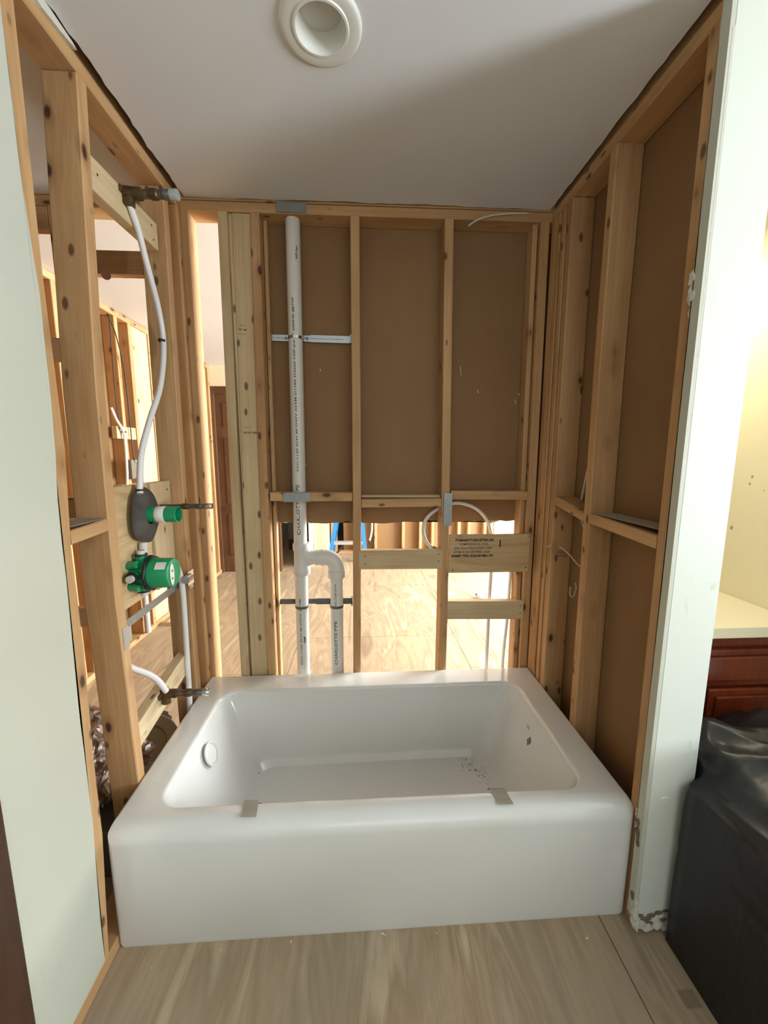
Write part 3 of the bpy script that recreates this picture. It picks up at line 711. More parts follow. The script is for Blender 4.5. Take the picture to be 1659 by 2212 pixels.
tube('tee_branch', arm, 0.033, PVC, vp, 24)
tube('tee_branch', catmull([(0.438, PY, 0.885), (0.450, PY, 0.915), (0.470, PY, 0.935)], 6), [0.016+0.0012*i for i in range(13)], PVC, vp, 18)
tube('branch_collar', [(0.495, PY, 0.942), (0.521, PY, 0.942)], 0.0365, PVC, vp, 24)
elb = [Vector((0.540+0.052*math.sin(a), PY, 0.888+0.052*math.cos(a)+0.002)) for a in (math.pi/2*k/10 for k in range(11))]
tube('elbow_fitting', [Vector((0.522, PY, 0.942))]+elb+[Vector((0.592, PY, 0.862))], 0.0372, PVC, vp, 28)
tube('elbow_collar', [(0.5215, PY, 0.942), (0.533, PY, 0.942)], 0.0405, PVC, vp, 28)
tube('elbow_collar', [(0.592, PY, 0.878), (0.592, PY, 0.845)], 0.0405, PVC, vp, 28)
pipe3 = tube('branch_pipe', [(0.592, PY, 0.86), (0.589, PY, 0.0)], PR, PVC, vp, 28)
def vert_text(body, size, xc, z0, ph, mat, bold=0.0, stretch=1.0, parent=vp):
    # reads bottom to top, wrapped on the pipe; ph = angle offset from straight front
    def mk(a, b):
        th = ph + (size*0.35 - b)/PR*1.0
        return (xc + (PR+0.0004)*math.sin(th), PY - (PR+0.0004)*math.cos(th), z0+a)
    text('pipe_lettering', body, size, mk, mat, parent, bold, stretch)
vert_text('CHARLOTTE PIPE', 0.021, px(1.2), 1.055, -0.10, INK, 0.0003, 1.42)
vert_text('PVC-1120 SCH 40 DWV ASTM D1785 D2665 NSF-pw 2" 280PSI @73F', 0.011, px(1.7), 1.345, -0.05, INKF, 0.0003, 2.25)
vert_text('NSF-dwv', 0.014, px(2.3), 2.225, 0.55, INK, 0.0003, 1.0)
vert_text('PVC-1120 SCH 40 DWV ASTM', 0.011, px(0.6), 0.42, -0.12, INKF, 0.0002, 2.3)
vert_text('NSF', 0.012, px(0.6), 0.53, 0.45, INK, 0.0005, 1.6)
vert_text('CHARLOTTE PIPE', 0.019, 0.590, 0.415, -0.15, INK, 0.0002, 1.5)
vert_text('PVC-1120 SCH', 0.011, 0.591, 0.70, -0.1, INKF, 0.0002, 1.7)

# telescoping strap brackets
def bracket(z0, z1, x0, x1, mat, lab, clamps, yb, holes=True):
    t = root('pipe_bracket', ((x0+x1)/2, yb, z0), lab, 'bracket', 'strap brackets on the vent pipes')
    def zz(x): return z0+(z1-z0)*(x-x0)/(x1-x0)
    def strip(a, b, h, off, name):
        bm = bmesh.new()
        poly = [(a, zz(a)-h/2), (b, zz(b)-h/2), (b, zz(b)+h/2), (a, zz(a)+h/2)]
        A = [bm.verts.new((x, yb+off, z)) for x, z in poly]; B = [bm.verts.new((x, yb+off+0.0015, z)) for x, z in poly]
        for i in range(4): bm.faces.new((A[i], A[(i+1) % 4], B[(i+1) % 4], B[i]))
        bm.faces.new(A); bm.faces.new(B); obj(name, bm, mat, t)
    mid = x0+(x1-x0)*0.52
    strip(x0, mid+0.05, 0.026, 0.0, 'rail'); strip(mid, x1, 0.030, -0.0022, 'rail')
    bm = bmesh.new(); n = int((x1-x0-0.05)/0.0075)
    for k in range(n):
        x = x0+0.03+k*0.0075
        yy = yb-0.0026 if x > mid else yb-0.0004
        bm_box(bm, x-0.0018, x+0.0018, yy, yy+0.0003, zz(x)-0.0018, zz(x)+0.0018)
    if holes: o = obj('slot_row', bm, INKF, t); o['kind'] = 'stuff'
    else: bm.free()
    for a in (x0-0.002, x1-0.004): box('end_tab', a, a+0.006, yb-0.02, yb+0.02, zz(a)-0.018, zz(a)+0.018, mat, t, 0.001)
    for cx in clamps:
        lathe('clamp', (cx, PY, zz(cx)-0.016), (0, 0, 1), [(PR+0.0006, 0), (PR+0.0022, 0.001), (PR+0.0022, 0.012), (PR+0.0006, 0.013)], mat if mat is not ZINC else CHROME, t, 28, True)
        for s_ in (-1, 1): lathe('screw', (cx+s_*(PR+0.016), yb-0.003, zz(cx)-0.001), (0, -1, 0), [(0.0055, 0), (0.0055, 0.002), (0, 0.003)], STEEL, t, 10)
    return t
bracket(1.930, 1.926, 0.300, 0.672, ZINC, 'bright zinc strap bracket holding the vent pipe between two studs', (px(1.9),), PY+PR+0.004)
bracket(0.715, 0.712, 0.298, 0.664, STEEL, 'dark steel strap bracket clamping both white pipes above the tub', (px(0.74), 0.5912), PY+PR+0.004, False)

# ------------------------------------------------------------------ recessed light
rl = root('recessed_light', (LC[0], LC[1], H), 'round white recessed downlight with a stepped trim ring set in the ceiling', 'ceiling light')
C3 = (LC[0], LC[1], H)
lathe('trim_ring', C3, (0, 0, -1), [(0.080, -0.01), (0.0975, 0.0), (0.0985, 0.002), (0.096, 0.006), (0.090, 0.0085), (0.068, 0.0065), (0.066, 0.0095), (0.061, 0.0095), (0.0590, 0.003), (0.0575, -0.004)], LABELM, rl, 48)
lathe('baffle', C3, (0, 0, -1), [(0.0578, -0.002), (0.0565, -0.012), (0.054, -0.028), (0.050, -0.036)], LABELM, rl, 48)
lathe('lens', C3, (0, 0, -1), [(0.0525, -0.034), (0.03, -0.031), (0, -0.030)], GLASSLIT, rl, 40)

# ------------------------------------------------------------------ shower plumbing on the left wall
# big valve
VB = Vector((-0.043, 0.345, 1.022)); axv = Vector((1, -0.02, 0)).normalized()
sv = root('shower_valve', VB, 'large round green shower valve body fixed to the plywood panel in the left wall', 'valve', 'green valves on the left wall')
lathe('valve_body', VB, axv, [(0.0, -0.012), (0.036, -0.012), (0.039, -0.004), (0.039, 0.042), (0.045, 0.048)], GREEN, sv, 28)
for ang, nm in ((90, 'inlet'), (270, 'inlet'), (0, 'inlet'), (180, 'inlet')):
    a = math.radians(ang); dv = Vector((0, math.cos(a), math.sin(a)))
    tube('inlet', [VB+dv*0.03+axv*0.014, VB+dv*0.062+axv*0.014], 0.017, GREEN, sv, 18)
    tube('rubber_ring', [VB+dv*0.060+axv*0.014, VB+dv*0.066+axv*0.014], 0.020, BLACKR, sv, 18)
    tube('inlet_plug', [VB+dv*0.064+axv*0.014, VB+dv*0.078+axv*0.014], 0.012, GASKW, sv, 16)
for y, z in ((-0.034, 0.034), (-0.034, -0.036), (0.034, -0.036), (0.034, 0.034)):
    tube('mounting_lug', [VB+Vector((-0.010, y, z)), VB+Vector((0.022, y*1.15, z*1.15))], 0.013, GREEN, sv, 14)
lathe('rubber_flange', VB, axv, [(0.040, 0.040), (0.058, 0.040), (0.062, 0.043), (0.062, 0.049), (0.058, 0.052), (0.04, 0.052)], BLACKR, sv, 8)
lathe('cover', VB, axv, [(0.0, 0.120), (0.040, 0.120), (0.0475, 0.118), (0.050, 0.112), (0.0505, 0.052), (0.040, 0.050)], GREEN, sv, 40)
bm = bmesh.new()
vs = [bm.verts.new(VB+axv*0.1226+Vector((0, -0.020+0.014*math.cos(a), 0.037*math.sin(a)))) for a in (2*math.pi*k/28 for k in range(28))]
v2 = [bm.verts.new(v.co-axv*0.0015) for v in vs]
for i in range(28): bm.faces.new((vs[i], vs[(i+1) % 28], v2[(i+1) % 28], v2[i]))
bm.faces.new(vs); bm.faces.new(v2); obj('cover_label', bm, LABELM, sv)
def arc_label(c, ax, r, t0, t1, a0, a1, mat, parent, name, n=10):
    bm = bmesh.new(); U = ax.cross(Vector((0, 0, 1))).normalized(); V = Vector((0, 0, 1)); L = []
    for k in range(n+1):
        a = math.radians(a0+(a1-a0)*k/n); dd = U*math.cos(a)+V*math.sin(a)
        L.append((bm.verts.new(c+ax*t0+dd*r), bm.verts.new(c+ax*t1+dd*r)))
    for A, B in zip(L, L[1:]): bm.faces.new((A[0], B[0], B[1], A[1]))
    return obj(name, bm, mat, parent, smooth=True)
arc_label(VB, axv, 0.0512, 0.078, 0.112, 28, 58, LABELM, sv, 'side_label')
def face_dot(o_, y, z, r): 
    lathe('label_print', VB+Vector((0, y, z)), axv, [(0.0, 0.1236), (r, 0.1236), (r, 0.1231)], INKF, sv, 12)
face_dot(0, -0.020, 0.012, 0.004); face_dot(0, -0.021, -0.014, 0.004)
# diverter with grey membrane
GB = Vector((-0.041, 0.405, 1.210))
dvt = root('diverter_valve', GB, 'small green diverter sleeve with a white band poking through a grey rubber seal', 'valve', 'green valves on the left wall')
bm = bmesh.new(); L0 = []; L1 = []; LM = []
for k in range(40):
    a = 2*math.pi*k/40; ry = 0.088*(1+0.06*math.cos(3*a+0.6)); rz = 0.100*(1+0.05*math.sin(4*a)) 
    if math.sin(a) < 0: rz *= 0.96
    L0.append(bm.verts.new(GB+Vector((0.006, ry*math.cos(a), rz*math.sin(a))))); LM.append(bm.verts.new(GB+Vector((0.013+0.008*math.sin(5*a), 0.6*ry*math.cos(a), 0.6*rz*math.sin(a))))); L1.append(bm.verts.new(GB+Vector((0.024, 0.030*math.cos(a), 0.030*math.sin(a)))))
for A, B in ((L0, LM), (LM, L1)):
    for k in range(40): bm.faces.new((A[k], A[(k+1) % 40], B[(k+1) % 40], B[k]))
bm.faces.new(L1); bmesh.ops.solidify(bm, geom=bm.faces[:], thickness=0.0025)
mem = obj('rubber_seal', bm, RUBBER, dvt, smooth=True)
bm = bmesh.new()
for a0, a1 in ((20, 60), (-62, -22)):
    for k in range(9):
        a = math.radians(a0+(a1-a0)*k/8); p = GB+Vector((0.0135, 0.080*math.cos(a), 0.091*math.sin(a)))
        bm_box(bm, p.x-0.001, p.x+0.001, p.y-0.0013, p.y+0.0013, p.z-0.0013, p.z+0.0013)
o = obj('seal_dots', bm, LABELM, dvt); o['kind'] = 'stuff'
lathe('sleeve', GB+Vector((0.02, -0.004, 0.004)), (1, -0.03, 0), [(0.0275, 0.0), (0.0275, 0.100), (0.0245, 0.101), (0.0240, 0.092), (0.0235, 0.04), (0.0, 0.04)], GREEN, dvt, 28)
lathe('white_band', GB+Vector((0.02, -0.004, 0.004)), (1, -0.03, 0), [(0.0279, 0.030), (0.0284, 0.031), (0.0284, 0.060), (0.0279, 0.061)], LABELM, dvt, 28)
tube('lower_spigot', [GB+Vector((0.0, -0.02, -0.092)), GB+Vector((0.0, -0.026, -0.135))], 0.013, GASKW, dvt, 14)
# pipe nipples
def nipple(y, z, x0, x1, r, lab, capm, brass=True, seed=0):
    t = root('pipe_nipple', (x0, y, z), lab, 'pipe fitting', 'pipe stubs on the left wall')
    tube('pipe', [(x0, y, z), (x1-0.012, y, z+0.001)], r, NIPPLE, t, 16)
    lathe('cap', (x1-0.026, y, z+0.001), (1, 0, 0), [(r, 0), (r*1.25, 0.001), (r*1.3, 0.022), (r*1.1, 0.026), (0, 0.026)], capm, t, 12)
    for q in ((0.42, 1.22), (0.68, 1.12)):
        lathe('sleeve', (x0+(x1-x0)*q[0], y, z+0.0005), (1, 0, 0), [(r, 0), (r*q[1]*1.05, 0.002), (r*q[1]*1.05, 0.020), (r, 0.024)], BRASS if q[0] < 0.5 else STEEL, t, 12)
    if brass:
        lathe('elbow', (x0-0.012, y, z), (1, 0, 0), [(0, -0.012), (r*1.5, -0.012), (r*1.6, 0.0), (r*1.4, 0.024), (r*1.45, 0.034), (r, 0.034)], BRASS, t, 16)
        box('ear', x0-0.018, x0-0.010, y-0.032, y+0.032, z-0.010, z+0.010, BRASS, t, 0.003)
        lathe('hex_nut', (x0+0.022, y, z), (1, 0, 0), [(r, 0), (r*1.45, 0), (r*1.45, 0.012), (r, 0.012)], BRASS, t, 6)
        tube('lower_port', [(x0-0.004, y, z-0.004), (x0-0.004, y-0.004, z-0.036)], r*1.3, BRASS, t, 14)
    return t
nipple(0.405, 2.221, -0.014+0.018, 0.150, 0.0130, 'dark shower arm stub with a brass elbow near the ceiling on the left wall', simple('grimy_plaster_cap', (150, 150, 142), 0.8, var=0.3, vscale=80))
nipple(0.50, 1.228, -0.03, 0.158, 0.0090, 'mottled pipe stub pointing out beside the small green sleeve', CHROME, False)
nipple(0.385, 0.552, -0.022+0.02, 0.150, 0.0112, 'black pipe stub over the left rim of the tub with a white elbow', CHROME)
# pex tubes
t = tube('water_tube', catmull([(-0.002, 0.410, 2.190), (-0.004, 0.45, 2.14), (-0.010, 0.50, 2.06), (-0.018, 0.575, 1.94), (-0.022, 0.600, 1.82), (-0.026, 0.560, 1.67), (-0.030, 0.475, 1.54), (-0.032, 0.405, 1.42), (-0.028, 0.372, 1.31), (-0.026, 0.366, 1.290)], 8), 0.0100, PEX, seg=14)
tag(t, 'long bowed white water tube from the shower arm down to the grey rubber seal', 'water tube', 'white water tubes on the open walls')
lathe('cable_tie', (-0.024, 0.592, 1.835), (0.02, 0.08, 1), [(0.0102, 0), (0.0125, 0.0005), (0.0125, 0.0075), (0.0102, 0.008)], BLACKR, t, 12, True)
lathe('cable_tie', (-0.026, 0.369, 1.298), (0.0, 0.0, 1), [(0.0102, 0), (0.014, 0.0005), (0.014, 0.006), (0.0102, 0.007)], BLACKR, t, 10, True)
t = tube('water_tube', catmull([(-0.010, 0.545, 0.99), (-0.012, 0.575, 0.93), (-0.013, 0.585, 0.86), (-0.014, 0.583, 0.66), (-0.014, 0.578, 0.50), (-0.014, 0.57, 0.30), (-0.014, 0.57, 0.0)], 6), 0.0110, PEX, seg=14)
tag(t, 'straight white water tube dropping behind the left end of the tub', 'water tube', 'white water tubes on the open walls')
t = tube('water_tube', catmull([(-0.002, 0.387, 0.548), (-0.006, 0.376, 0.575), (-0.022, 0.362, 0.620), (-0.042, 0.338, 0.660), (-0.056, 0.280, 0.715), (-0.060, 0.216, 0.79), (-0.060, 0.212, 0.90), (-0.060, 0.212, 1.02)], 6), 0.0105, PEX, seg=14)
tag(t, 'short white water tube curving up from the black spout stub', 'water tube', 'white water tubes on the open walls')
# flat bar bracket below the valve
t = root('mounting_bar', (-0.03, 0.40, 0.88), 'flat galvanised mounting bar running below the green valve between two studs', 'bracket')
lumber('bar', [(0.205, -0.032, 0.872), (0.622, -0.032, 0.882)], 0.0018, 0.028, 'y', GALV, t, 0.0003)
box('end_tab', -0.032, 0.0012, 0.1895, 0.2055, 0.850, 0.898, ZINC, t, 0.0008); box('end_tab', 0.0002, 0.0018, 0.162, 0.190, 0.835, 0.905, ZINC, t, 0.0004)
box('end_tab', 0.0002, 0.0018, 0.618, 0.652, 0.868, 0.935, ZINC, t, 0.0004); box('end_tab', -0.032, 0.002, 0.6215, 0.6232, 0.868, 0.905, ZINC, t, 0.0004)
t = root('tube_clip', (0.01, 0.60, 0.92), 'bright metal clip holding the straight white tube to the stud', 'clip')
box('clip_plate', 0.0022, 0.0042, 0.600, 0.655, 0.885, 0.945, CHROME, t, 0.0008); tube('clip_band', [(0.012, 0.560, 0.925), (0.010, 0.605, 0.925)], 0.016, ZINC, t, 16)

# ------------------------------------------------------------------ pex around the back wall
AY = Y+0.060
t = tube('water_tube', catmull([(1.058, AY, 0.968), (1.020, AY, 1.010), (1.006, AY, 1.065), (1.025, AY+0.002, 1.125), (1.090, AY+0.012, 1.170), (1.170, AY+0.012, 1.192), (1.255, AY+0.006, 1.168), (1.312, AY, 1.112), (1.335, AY, 1.045), (1.345, AY, 0.95), (1.345, AY, 0.86), (1.342, AY, 0.70), (1.340, AY, 0.3), (1.34, AY, 0.04)], 8), 0.0085, PEX, seg=14)
tag(t, 'white water tube arching over in a loop behind the stamped plywood panel', 'water tube', 'white water tubes on the open walls')
lathe('coupling', (1.345, AY, 0.852), (0, 0, 1), [(0.009, 0), (0.013, 0.001), (0.013, 0.03), (0.009, 0.031)], PEX, t, 14)
lathe('shut_off_ring', (1.062, AY, 0.968), (0.6, 0, 1), [(0.009, 0), (0.015, 0.002), (0.015, 0.012), (0.009, 0.014)], STEEL, t, 14)
t = tube('water_tube', catmull([(1.452, AY+0.02, 1.00), (1.450, AY+0.02, 0.86), (1.444, AY+0.02, 0.60), (1.432, AY+0.02, 0.38), (1.430, AY+0.02, 0.038)], 6), 0.0075, PEX, seg=12)
tag(t, 'upright white water tube beside the right corner stud of the back wall', 'water tube', 'white water tubes on the open walls')
t = tube('water_tube', catmull([(0.70, Y+0.12, 0.0), (0.70, Y+0.12, 0.0)], 2) if False else [(1.128, AY+0.03, 0.038), (1.124, AY+0.03, 0.50), (1.128, AY+0.03, 0.95)], 0.004, PEX, seg=8)
tag(t, 'thin white tube behind the left edge of the stamped plywood panel', 'water tube', 'white water tubes on the open walls')

# ------------------------------------------------------------------ cables on the right wall
def cable(pts, r, lab, mat=WIREW): return tag(tube('cable', catmull(pts, 6), r, mat, seg=8), lab, 'cable', 'loose cables on the stud walls')
cable([(1.590, 0.40, 1.62), (1.592, 0.435, 1.55), (1.594, 0.470, 1.46), (1.594, 0.50, 1.36), (1.590, 0.515, 1.27), (1.588, 0.518, 1.243)], 0.0045, 'white cable entering the short nogging from above on the right wall')
cable([(1.585, 0.505, 1.172), (1.588, 0.500, 1.150), (1.594, 0.480, 1.125), (1.598, 0.455, 1.105), (1.60, 0.42, 1.085)], 0.004, 'short white cable stub dangling under the short nogging on the right wall')
cable([(1.555, 0.600, 1.030), (1.560, 0.585, 1.027), (1.570, 0.550, 1.012), (1.580, 0.500, 0.985), (1.590, 0.430, 0.965), (1.595, 0.36, 0.96)], 0.0028, 'thin white wire drooping from the stud at half height on the right wall')
cable([(1.512, 0.630, 1.025), (1.520, 0.622, 1.030), (1.530, 0.612, 1.042)], 0.0025, 'tiny white wire end poking from the doubled stud on the right wall')
cable([(1.590, 0.560, 0.858), (1.585, 0.545, 0.870), (1.575, 0.530, 0.862), (1.570, 0.520, 0.845), (1.585, 0.52, 0.84), (1.60, 0.53, 0.872), (1.598, 0.535, 0.895)], 0.003, 'knot of frayed white wire at the foot of the right wall bay')
cable([(-0.999, 1.93, 2.37), (-0.985, 1.98, 2.25), (-0.985, 2.04, 2.05), (-0.985, 2.055, 1.75), (-0.985, 2.06, 1.45), (-0.99, 2.09, 1.32), (-0.999, 2.12, 1.22)], 0.004, 'black cable hanging on the far left stud wall', BLACKR)
cable([(-0.99, 1.93, 2.36), (-0.99, 1.925, 2.1), (-0.99, 1.92, 1.8), (-0.99, 1.935, 1.60)], 0.003, 'thin dark wire beside the first block on the far left stud wall', INK)
t = tube('water_tube', catmull([(-0.99, 1.86, 1.74), (-0.985, 1.90, 1.66), (-0.98, 1.955, 1.59), (-0.98, 1.965, 1.50), (-0.98, 1.955, 1.30), (-0.985, 1.945, 1.16)], 6), 0.009, PEX, seg=10)
tag(t, 'white water tube on the far left stud wall', 'water tube', 'white water tubes on the open walls')
lathe('cable_tie', (-0.98, 1.966, 1.575), (0, 0, 1), [(0.0095, 0), (0.014, 0.001), (0.014, 0.014), (0.0095, 0.015)], BLACKR, t, 10, True)
t = root('valve_rough_in', (-0.985, 1.98, 1.13), 'green valve rough-in with a black plate on the far left stud wall', 'valve')
lathe('valve_body', (-0.998, 1.99, 1.13), (1, 0, 0), [(0.05, 0), (0.05, 0.03), (0.04, 0.05), (0, 0.05)], GREEN, t, 18)
box('back_plate', -0.998, -0.992, 1.93, 2.03, 1.10, 1.17, BLACKR, t, 0.002)
t = root('chrome_box', (-0.985, 2.05, 1.28), 'small chrome and grey box mounted on the far left stud wall', 'box')
box('housing', -0.999, -0.96, 1.985, 2.06, 1.245, 1.385, GREYB, t, 0.003); box('chrome_bar', -0.958, -0.945, 2.02, 2.085, 1.37, 1.385, CHROME, t, 0.002); box('chrome_bar', -0.958, -0.945, 2.02, 2.085, 1.238, 1.252, CHROME, t, 0.002); box('chrome_side', -0.958, -0.945, 2.065, 2.085, 1.252, 1.37, CHROME, t, 0.002)
t = tube('pipe_stub', [(-0.30, Y-0.02, 2.128), (-0.275, Y-0.06, 2.112)], 0.016, simple('copper', (120, 72, 56), 0.35, 0.8, var=0.3, vscale=40), seg=14)
tag(t, 'short dark copper stub under the crosswise block left of the tub', 'pipe')

# items on the floor left of the tub
def crumple(name, c, r, sc3, mat, lab, cat, seed, sub=4, amp=0.3):
    bm = bmesh.new(); bmesh.ops.create_icosphere(bm, subdivisions=sub, radius=1)
    from mathutils import noise
    for v in bm.verts:
        d_ = v.co.normalized(); k = 1+amp*noise.noise(d_*2.6+Vector((seed, 0, 0)))+amp*0.6*abs(noise.noise(d_*6+Vector((seed, 5, 0))))
        v.co = Vector((d_.x*sc3[0], d_.y*sc3[1], max(-0.72, d_.z)*sc3[2]))*r*k
    mn = min(v.co.z for v in bm.verts)
    for v in bm.verts: v.co += Vector((c[0], c[1], c[2]-mn))
    return tag(obj(name, bm, mat), lab, cat)
t = box('grey_box', -0.36, -0.11, 0.20, 0.52, 0.0, 0.17, GREYB, None, 0.012); tag(t, 'grey plastic box under the foil bundle left of the tub', 'box')
crumple('foil_bundle', (-0.24, 0.36, 0.172), 0.125, (0.95, 1.1, 1.1), FOIL, 'crumpled shiny foil bundle on the grey box behind the left stud', 'bundle', 3, 5, 0.5)
t = root('round_lid', (-0.38, 0.80, 0.0), 'round olive plastic lid leaning low behind the left end of the tub', 'lid')
lathe('lid_disc', (-0.27, 0.665, 0.115), (0.15, -0.60, 0.80), [(0.0, 0.0), (0.085, 0.0), (0.092, 0.006), (0.135, 0.006), (0.14, 0.0), (0.14, -0.02), (0.134, -0.02), (0.13, -0.004), (0, -0.006)], OLIVE, t, 40)
crumple('black_scrap', (-0.43, 0.98, 0.0), 0.07, (1.5, 1.1, 0.35), PLASTIC, 'black crumpled plastic scrap on the plywood floor behind the left wall', 'scrap', 9, 3, 0.4)

# ------------------------------------------------------------------ vanity in the nook
vn = root('vanity_cabinet', (1.92, 0.45, 0), 'dark cherry vanity cabinet with moulded drawer fronts in the nook right of the partition', 'cabinet')
box('body', 1.655, 2.185, 0.19, 0.76, 0.0, 0.822, CHERRY, vn)
def front(name, x0, x1, z0, z1):
    f = box(name, x0, x1, 0.172, 0.190, z0, z1, CHERRY, vn, 0.005)
    m = 0.022; box('raised_panel', x0+m, x1-m, 0.163, 0.173, z0+m, z1-m, CHERRY, f, 0.006)
    return f
front('drawer_front', 1.665, 2.178, 0.646, 0.778)
front('drawer_front', 1.878, 2.178, 0.500, 0.636); front('cabinet_door', 1.878, 2.178, 0.10, 0.49); front('cabinet_door', 1.665, 1.868, 0.10, 0.636)
ct = root('countertop', (1.92, 0.45, 0.822), 'cream laminate countertop on the vanity cabinet', 'countertop')
box('slab', 1.6505, 2.189, 0.158, 0.765, 0.824, 0.862, TOPM, ct, 0.003)

# black plastic sheeting heaped in front of the vanity
def bag():
    from mathutils import noise
    bm = bmesh.new(); nu, nv = 128, 90; c = Vector((1.885, -0.20, 0)); L = []
    def sp_(x, e): return math.copysign(abs(x)**e, x)
    for j in range(nv+1):
        th = math.pi/2*j/nv; row = []
        for i in range(nu):
            ph = 2*math.pi*i/nu
            e1 = 0.40; ct_, st_ = math.cos(th)**e1, math.sin(th)**e1
            x = 0.285*sp_(math.cos(ph), 0.42)*ct_; y = 0.345*sp_(math.sin(ph), 0.42)*ct_; z = 0.60*st_
            nrm = Vector((math.cos(ph)*math.cos(th), math.sin(ph)*math.cos(th), math.sin(th)))
            p = Vector((x, y, z))
            q = Vector((p.x*2.2+p.z*1.4, p.y*2.2, p.z*3.4-p.x*1.2))
            rid = 1-abs(noise.noise(q*1.3))*2.2; rid2 = 1-abs(noise.noise(q*2.9+Vector((7, 1, 3))))*2
            k = 0.042*max(-1, rid) + 0.020*max(-1, rid2) + 0.03*noise.noise(p*4.1) + 0.008*(1-abs(noise.noise(q*6.1))*3)
            k *= min(1.0, 0.25+z*2.2)
            p += nrm*k + Vector((0, 0, 0))
            p.x = max(p.x, -0.285); p += c; p.y = min(p.y, 0.135); p.x = min(p.x, 2.182); p.z = max(0.002, p.z); p.x = max(1.66, p.x) if p.y > -0.06 else p.x
            row.append(bm.verts.new(p))
        L.append(row)
    for A, B in zip(L, L[1:]):
        for i in range(nu): bm.faces.new((A[i], A[(i+1) % nu], B[(i+1) % nu], B[i]))
    bmesh.ops.remove_doubles(bm, verts=bm.verts[:], dist=0.0004)
    return obj('plastic_sheeting', bm, PLASTIC, smooth=True)
tag(bag(), 'large heap of creased black plastic sheeting in front of the cherry vanity', 'plastic sheet')

# ------------------------------------------------------------------ step ladder and things in the back room
ld = root('step_ladder', (0.5, 4.2, 0), 'blue step ladder with silver steps standing in the back room', 'ladder')
def rail(p, q, w_, d_, mat, nm):
    bm = bmesh.new(); P, Q = Vector(p), Vector(q); A = []
    for s_ in (P, Q): A.append([bm.verts.new(s_+Vector((a*w_/2, b*d_/2, 0))) for a, b in ((-1, -1), (1, -1), (1, 1), (-1, 1))])
    for i in range(4): bm.faces.new((A[0][i], A[0][(i+1) % 4], A[1][(i+1) % 4], A[1][i]))
    bm.faces.new(A[0]); bm.faces.new(A[1]); return obj(nm, bm, mat, ld)
rail((0.27, 4.10, 0.0), (0.47, 4.35, 1.15), 0.05, 0.08, BLUE, 'side_rail'); rail((0.765, 4.10, 0.0), (0.66, 4.35, 1.15), 0.05, 0.08, BLUE, 'side_rail')
rail((0.30, 4.62-0.12, 0.0), (0.48, 4.37, 1.12), 0.025, 0.03, BLUE, 'rear_leg'); rail((0.74, 4.50, 0.0), (0.65, 4.37, 1.12), 0.025, 0.03, BLUE, 'rear_leg')
for z in (0.27, 0.62, 0.90):
    f = z/1.15; box('step', 0.285+0.2*f, 0.745-0.105*f, 4.06+0.25*f, 4.15+0.25*f, z-0.03, z+0.01, ALU, ld, 0.003)
box('top_cap', 0.43, 0.70, 4.27, 4.45, 1.13, 1.18, BLUE, ld, 0.008)
tube('brace', [(0.33, 4.12, 0.08), (0.47, 4.14, 0.235)], 0.012, BLACKM, ld, 8); tube('brace', [(0.70, 4.12, 0.10), (0.60, 4.14, 0.235)], 0.012, BLACKM, ld, 8)
t = tube('water_tube', catmull([(0.83, 4.56, 0.62), (0.855, 4.55, 0.48), (0.85, 4.55, 0.32), (0.82, 4.55, 0.20)], 6), 0.014, PEX, seg=10)
tag(t, 'white tube with an end fitting hanging on the far stud wall right of the ladder', 'water tube', 'white water tubes on the open walls'); lathe('end_fitting', (0.82, 4.55, 0.13), (0, 0, 1), [(0, 0), (0.010, 0.0), (0.012, 0.03), (0.018, 0.04), (0.018, 0.07), (0.01, 0.08)], BRASS, t, 12)
t = root('caulk_tube', (1.87, 2.60, 0.03), 'grey and white caulk tube lying on the plywood floor of the back room', 'caulk tube')
tube('cartridge', [(1.885, 2.48, 0.0275), (1.868, 2.69, 0.0275)], 0.027, PVC, t, 20); tube('collar', [(1.868, 2.69, 0.0275), (1.863, 2.74, 0.0275)], [0.025, 0.014], STEEL, t, 16); tube('nozzle', [(1.863, 2.74, 0.0275), (1.818, 2.985, 0.030)], [0.008, 0.002], PVC, t, 10)
t = box('wood_offcut', -0.93, -0.86, 2.22, 2.30, 0.0, 0.035, PALE['x'], None, 0.002); tag(t, 'small pale wood offcut on the floor at the far left wall', 'offcut')
t = tube('drain_pipe', [(-0.97, 2.02, 0.04), (-0.97, 2.02, 0.62)], 0.022, simple('grey_pipe', (168, 168, 164), 0.4), seg=16); tag(t, 'upright grey pipe at the far left stud wall', 'pipe')
# sliver debris by the tub foot
bm = bmesh.new(); rr = random.Random(12)
for (x, y, r) in ((0.50, -0.012, 0.006), (0.77, -0.008, 0.009), (0.30, -0.02, 0.004), (1.1, -0.03, 0.003), (0.93, -0.015, 0.003), (0.12, -0.05, 0.004), (1.37, -0.05, 0.005)):
    crumb(x, y, 0.0006, r)
o = obj('floor_debris', bm, LABELM); tag(o, 'white plaster crumbs on the floor along the foot of the tub apron', 'debris', kind='stuff')

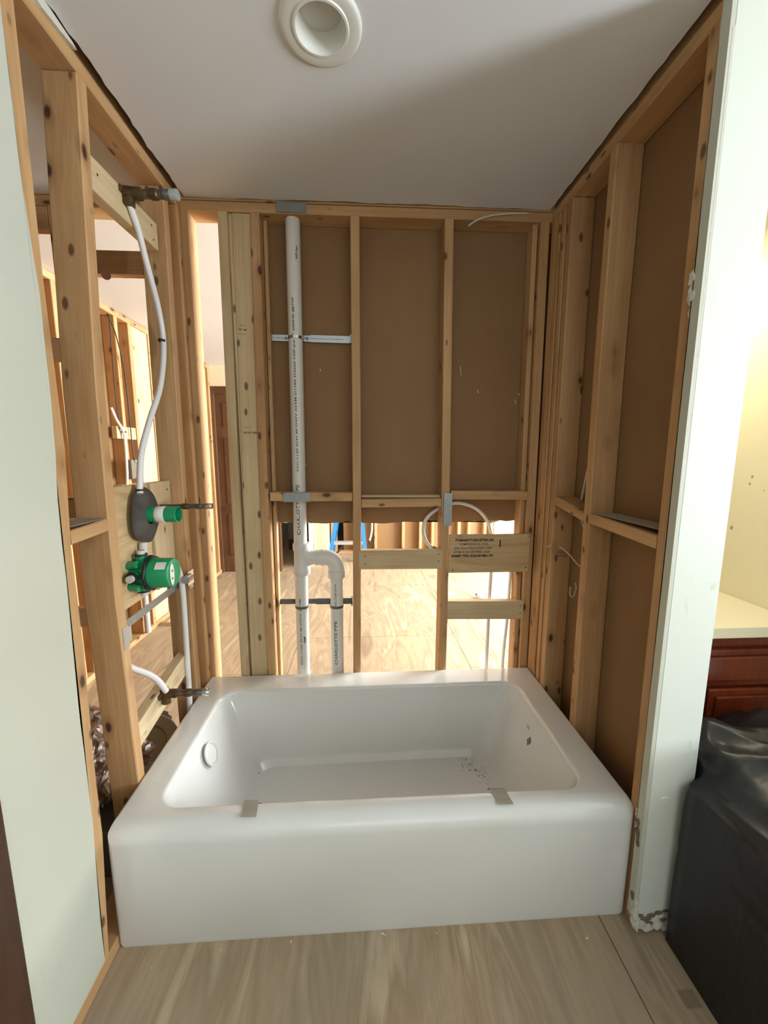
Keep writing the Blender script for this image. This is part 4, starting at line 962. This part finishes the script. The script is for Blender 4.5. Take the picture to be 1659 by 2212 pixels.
# pale nicks in the brown paper of the back wall
for i, (x, z, a, l) in enumerate(((1.173, 1.804, 0.2, 0.045), (1.257, 1.710, 0.8, 0.016), (1.437, 1.666, 0.7, 0.018), (0.532, 1.797, 0.1, 0.012), (0.458, 1.371, 0.5, 0.008), (1.452, 1.70, 0.5, 0.010))):
    y = Y+0.0885
    tube('paper_nick', catmull([(x-0.3*l*math.sin(a), y, z+l/2), (x, y-0.001, z), (x+0.3*l*math.sin(a), y, z-l/2)], 4), [0.0006]+[0.0022]*7+[0.0006], GYPSUM, wb, 6)
# plaster smear and dirt on the end of the right partition
lump((1.570, -0.0452, 0.449), 0.013, 91, (1.3, 0.12, 0.9), LABELM, 'plaster_smear', wr)
DIRT = simple('brown_dirt', (120, 104, 82), 0.9, var=0.35, vscale=60)
for i, (x, z, r_) in enumerate(((1.552, 0.046, 0.012), (1.568, 0.058, 0.010), (1.590, 0.066, 0.009), (1.612, 0.070, 0.008), (1.560, 0.030, 0.012), (1.606, 0.040, 0.008), (1.533, 0.060, 0.008))):
    lump((x, -0.0455, z), r_, 120+i, (1.6, 0.16, 0.9), DIRT, 'dirt_patch', wr)
for i, (y, z, r_) in enumerate(((-0.030, 0.33, 0.012), (-0.033, 0.30, 0.010), (-0.028, 0.36, 0.009), (-0.034, 0.12, 0.010))):
    lump((1.5115, y, z), r_, 140+i, (0.16, 0.8, 1.7), DIRT, 'dirt_patch', wr)
# grade stamps on the right wall studs
def grade(x, y, z, wd, ht, lines):
    bm = bmesh.new(); e = 0.0007
    for a in ((x, x+wd, z, z+e), (x, x+wd, z+ht-e, z+ht), (x, x+e, z, z+ht), (x+wd-e, x+wd, z, z+ht)): bm_box(bm, a[0], a[1], y-0.0004, y-0.0001, a[2], a[3])
    o = obj('stamp_border', bm, INKF, wr)
    for i, t in enumerate(lines): text('stamp_lettering', t, ht/len(lines)*0.85, lambda a, c, i=i: (x+0.003+a, y-0.0003, z+ht*(1-(i+0.85)/len(lines))+c), INKF, wr, 0.0003, 1.1)
grade(1.548, 0.6068, 0.985, 0.060, 0.030, ('S-DRY', 'KD-HT'))
# cream wall scuffs right of the partition
for i, (y, z, r_) in enumerate(((0.419, 1.337, 0.006), (0.425, 1.31, 0.005), (0.475, 1.131, 0.008), (0.37, 1.29, 0.003))):
    lump((2.1899, y, z), r_, 160+i, (0.06, 0.8, 1.2), DUST, 'wall_scuff', wn)
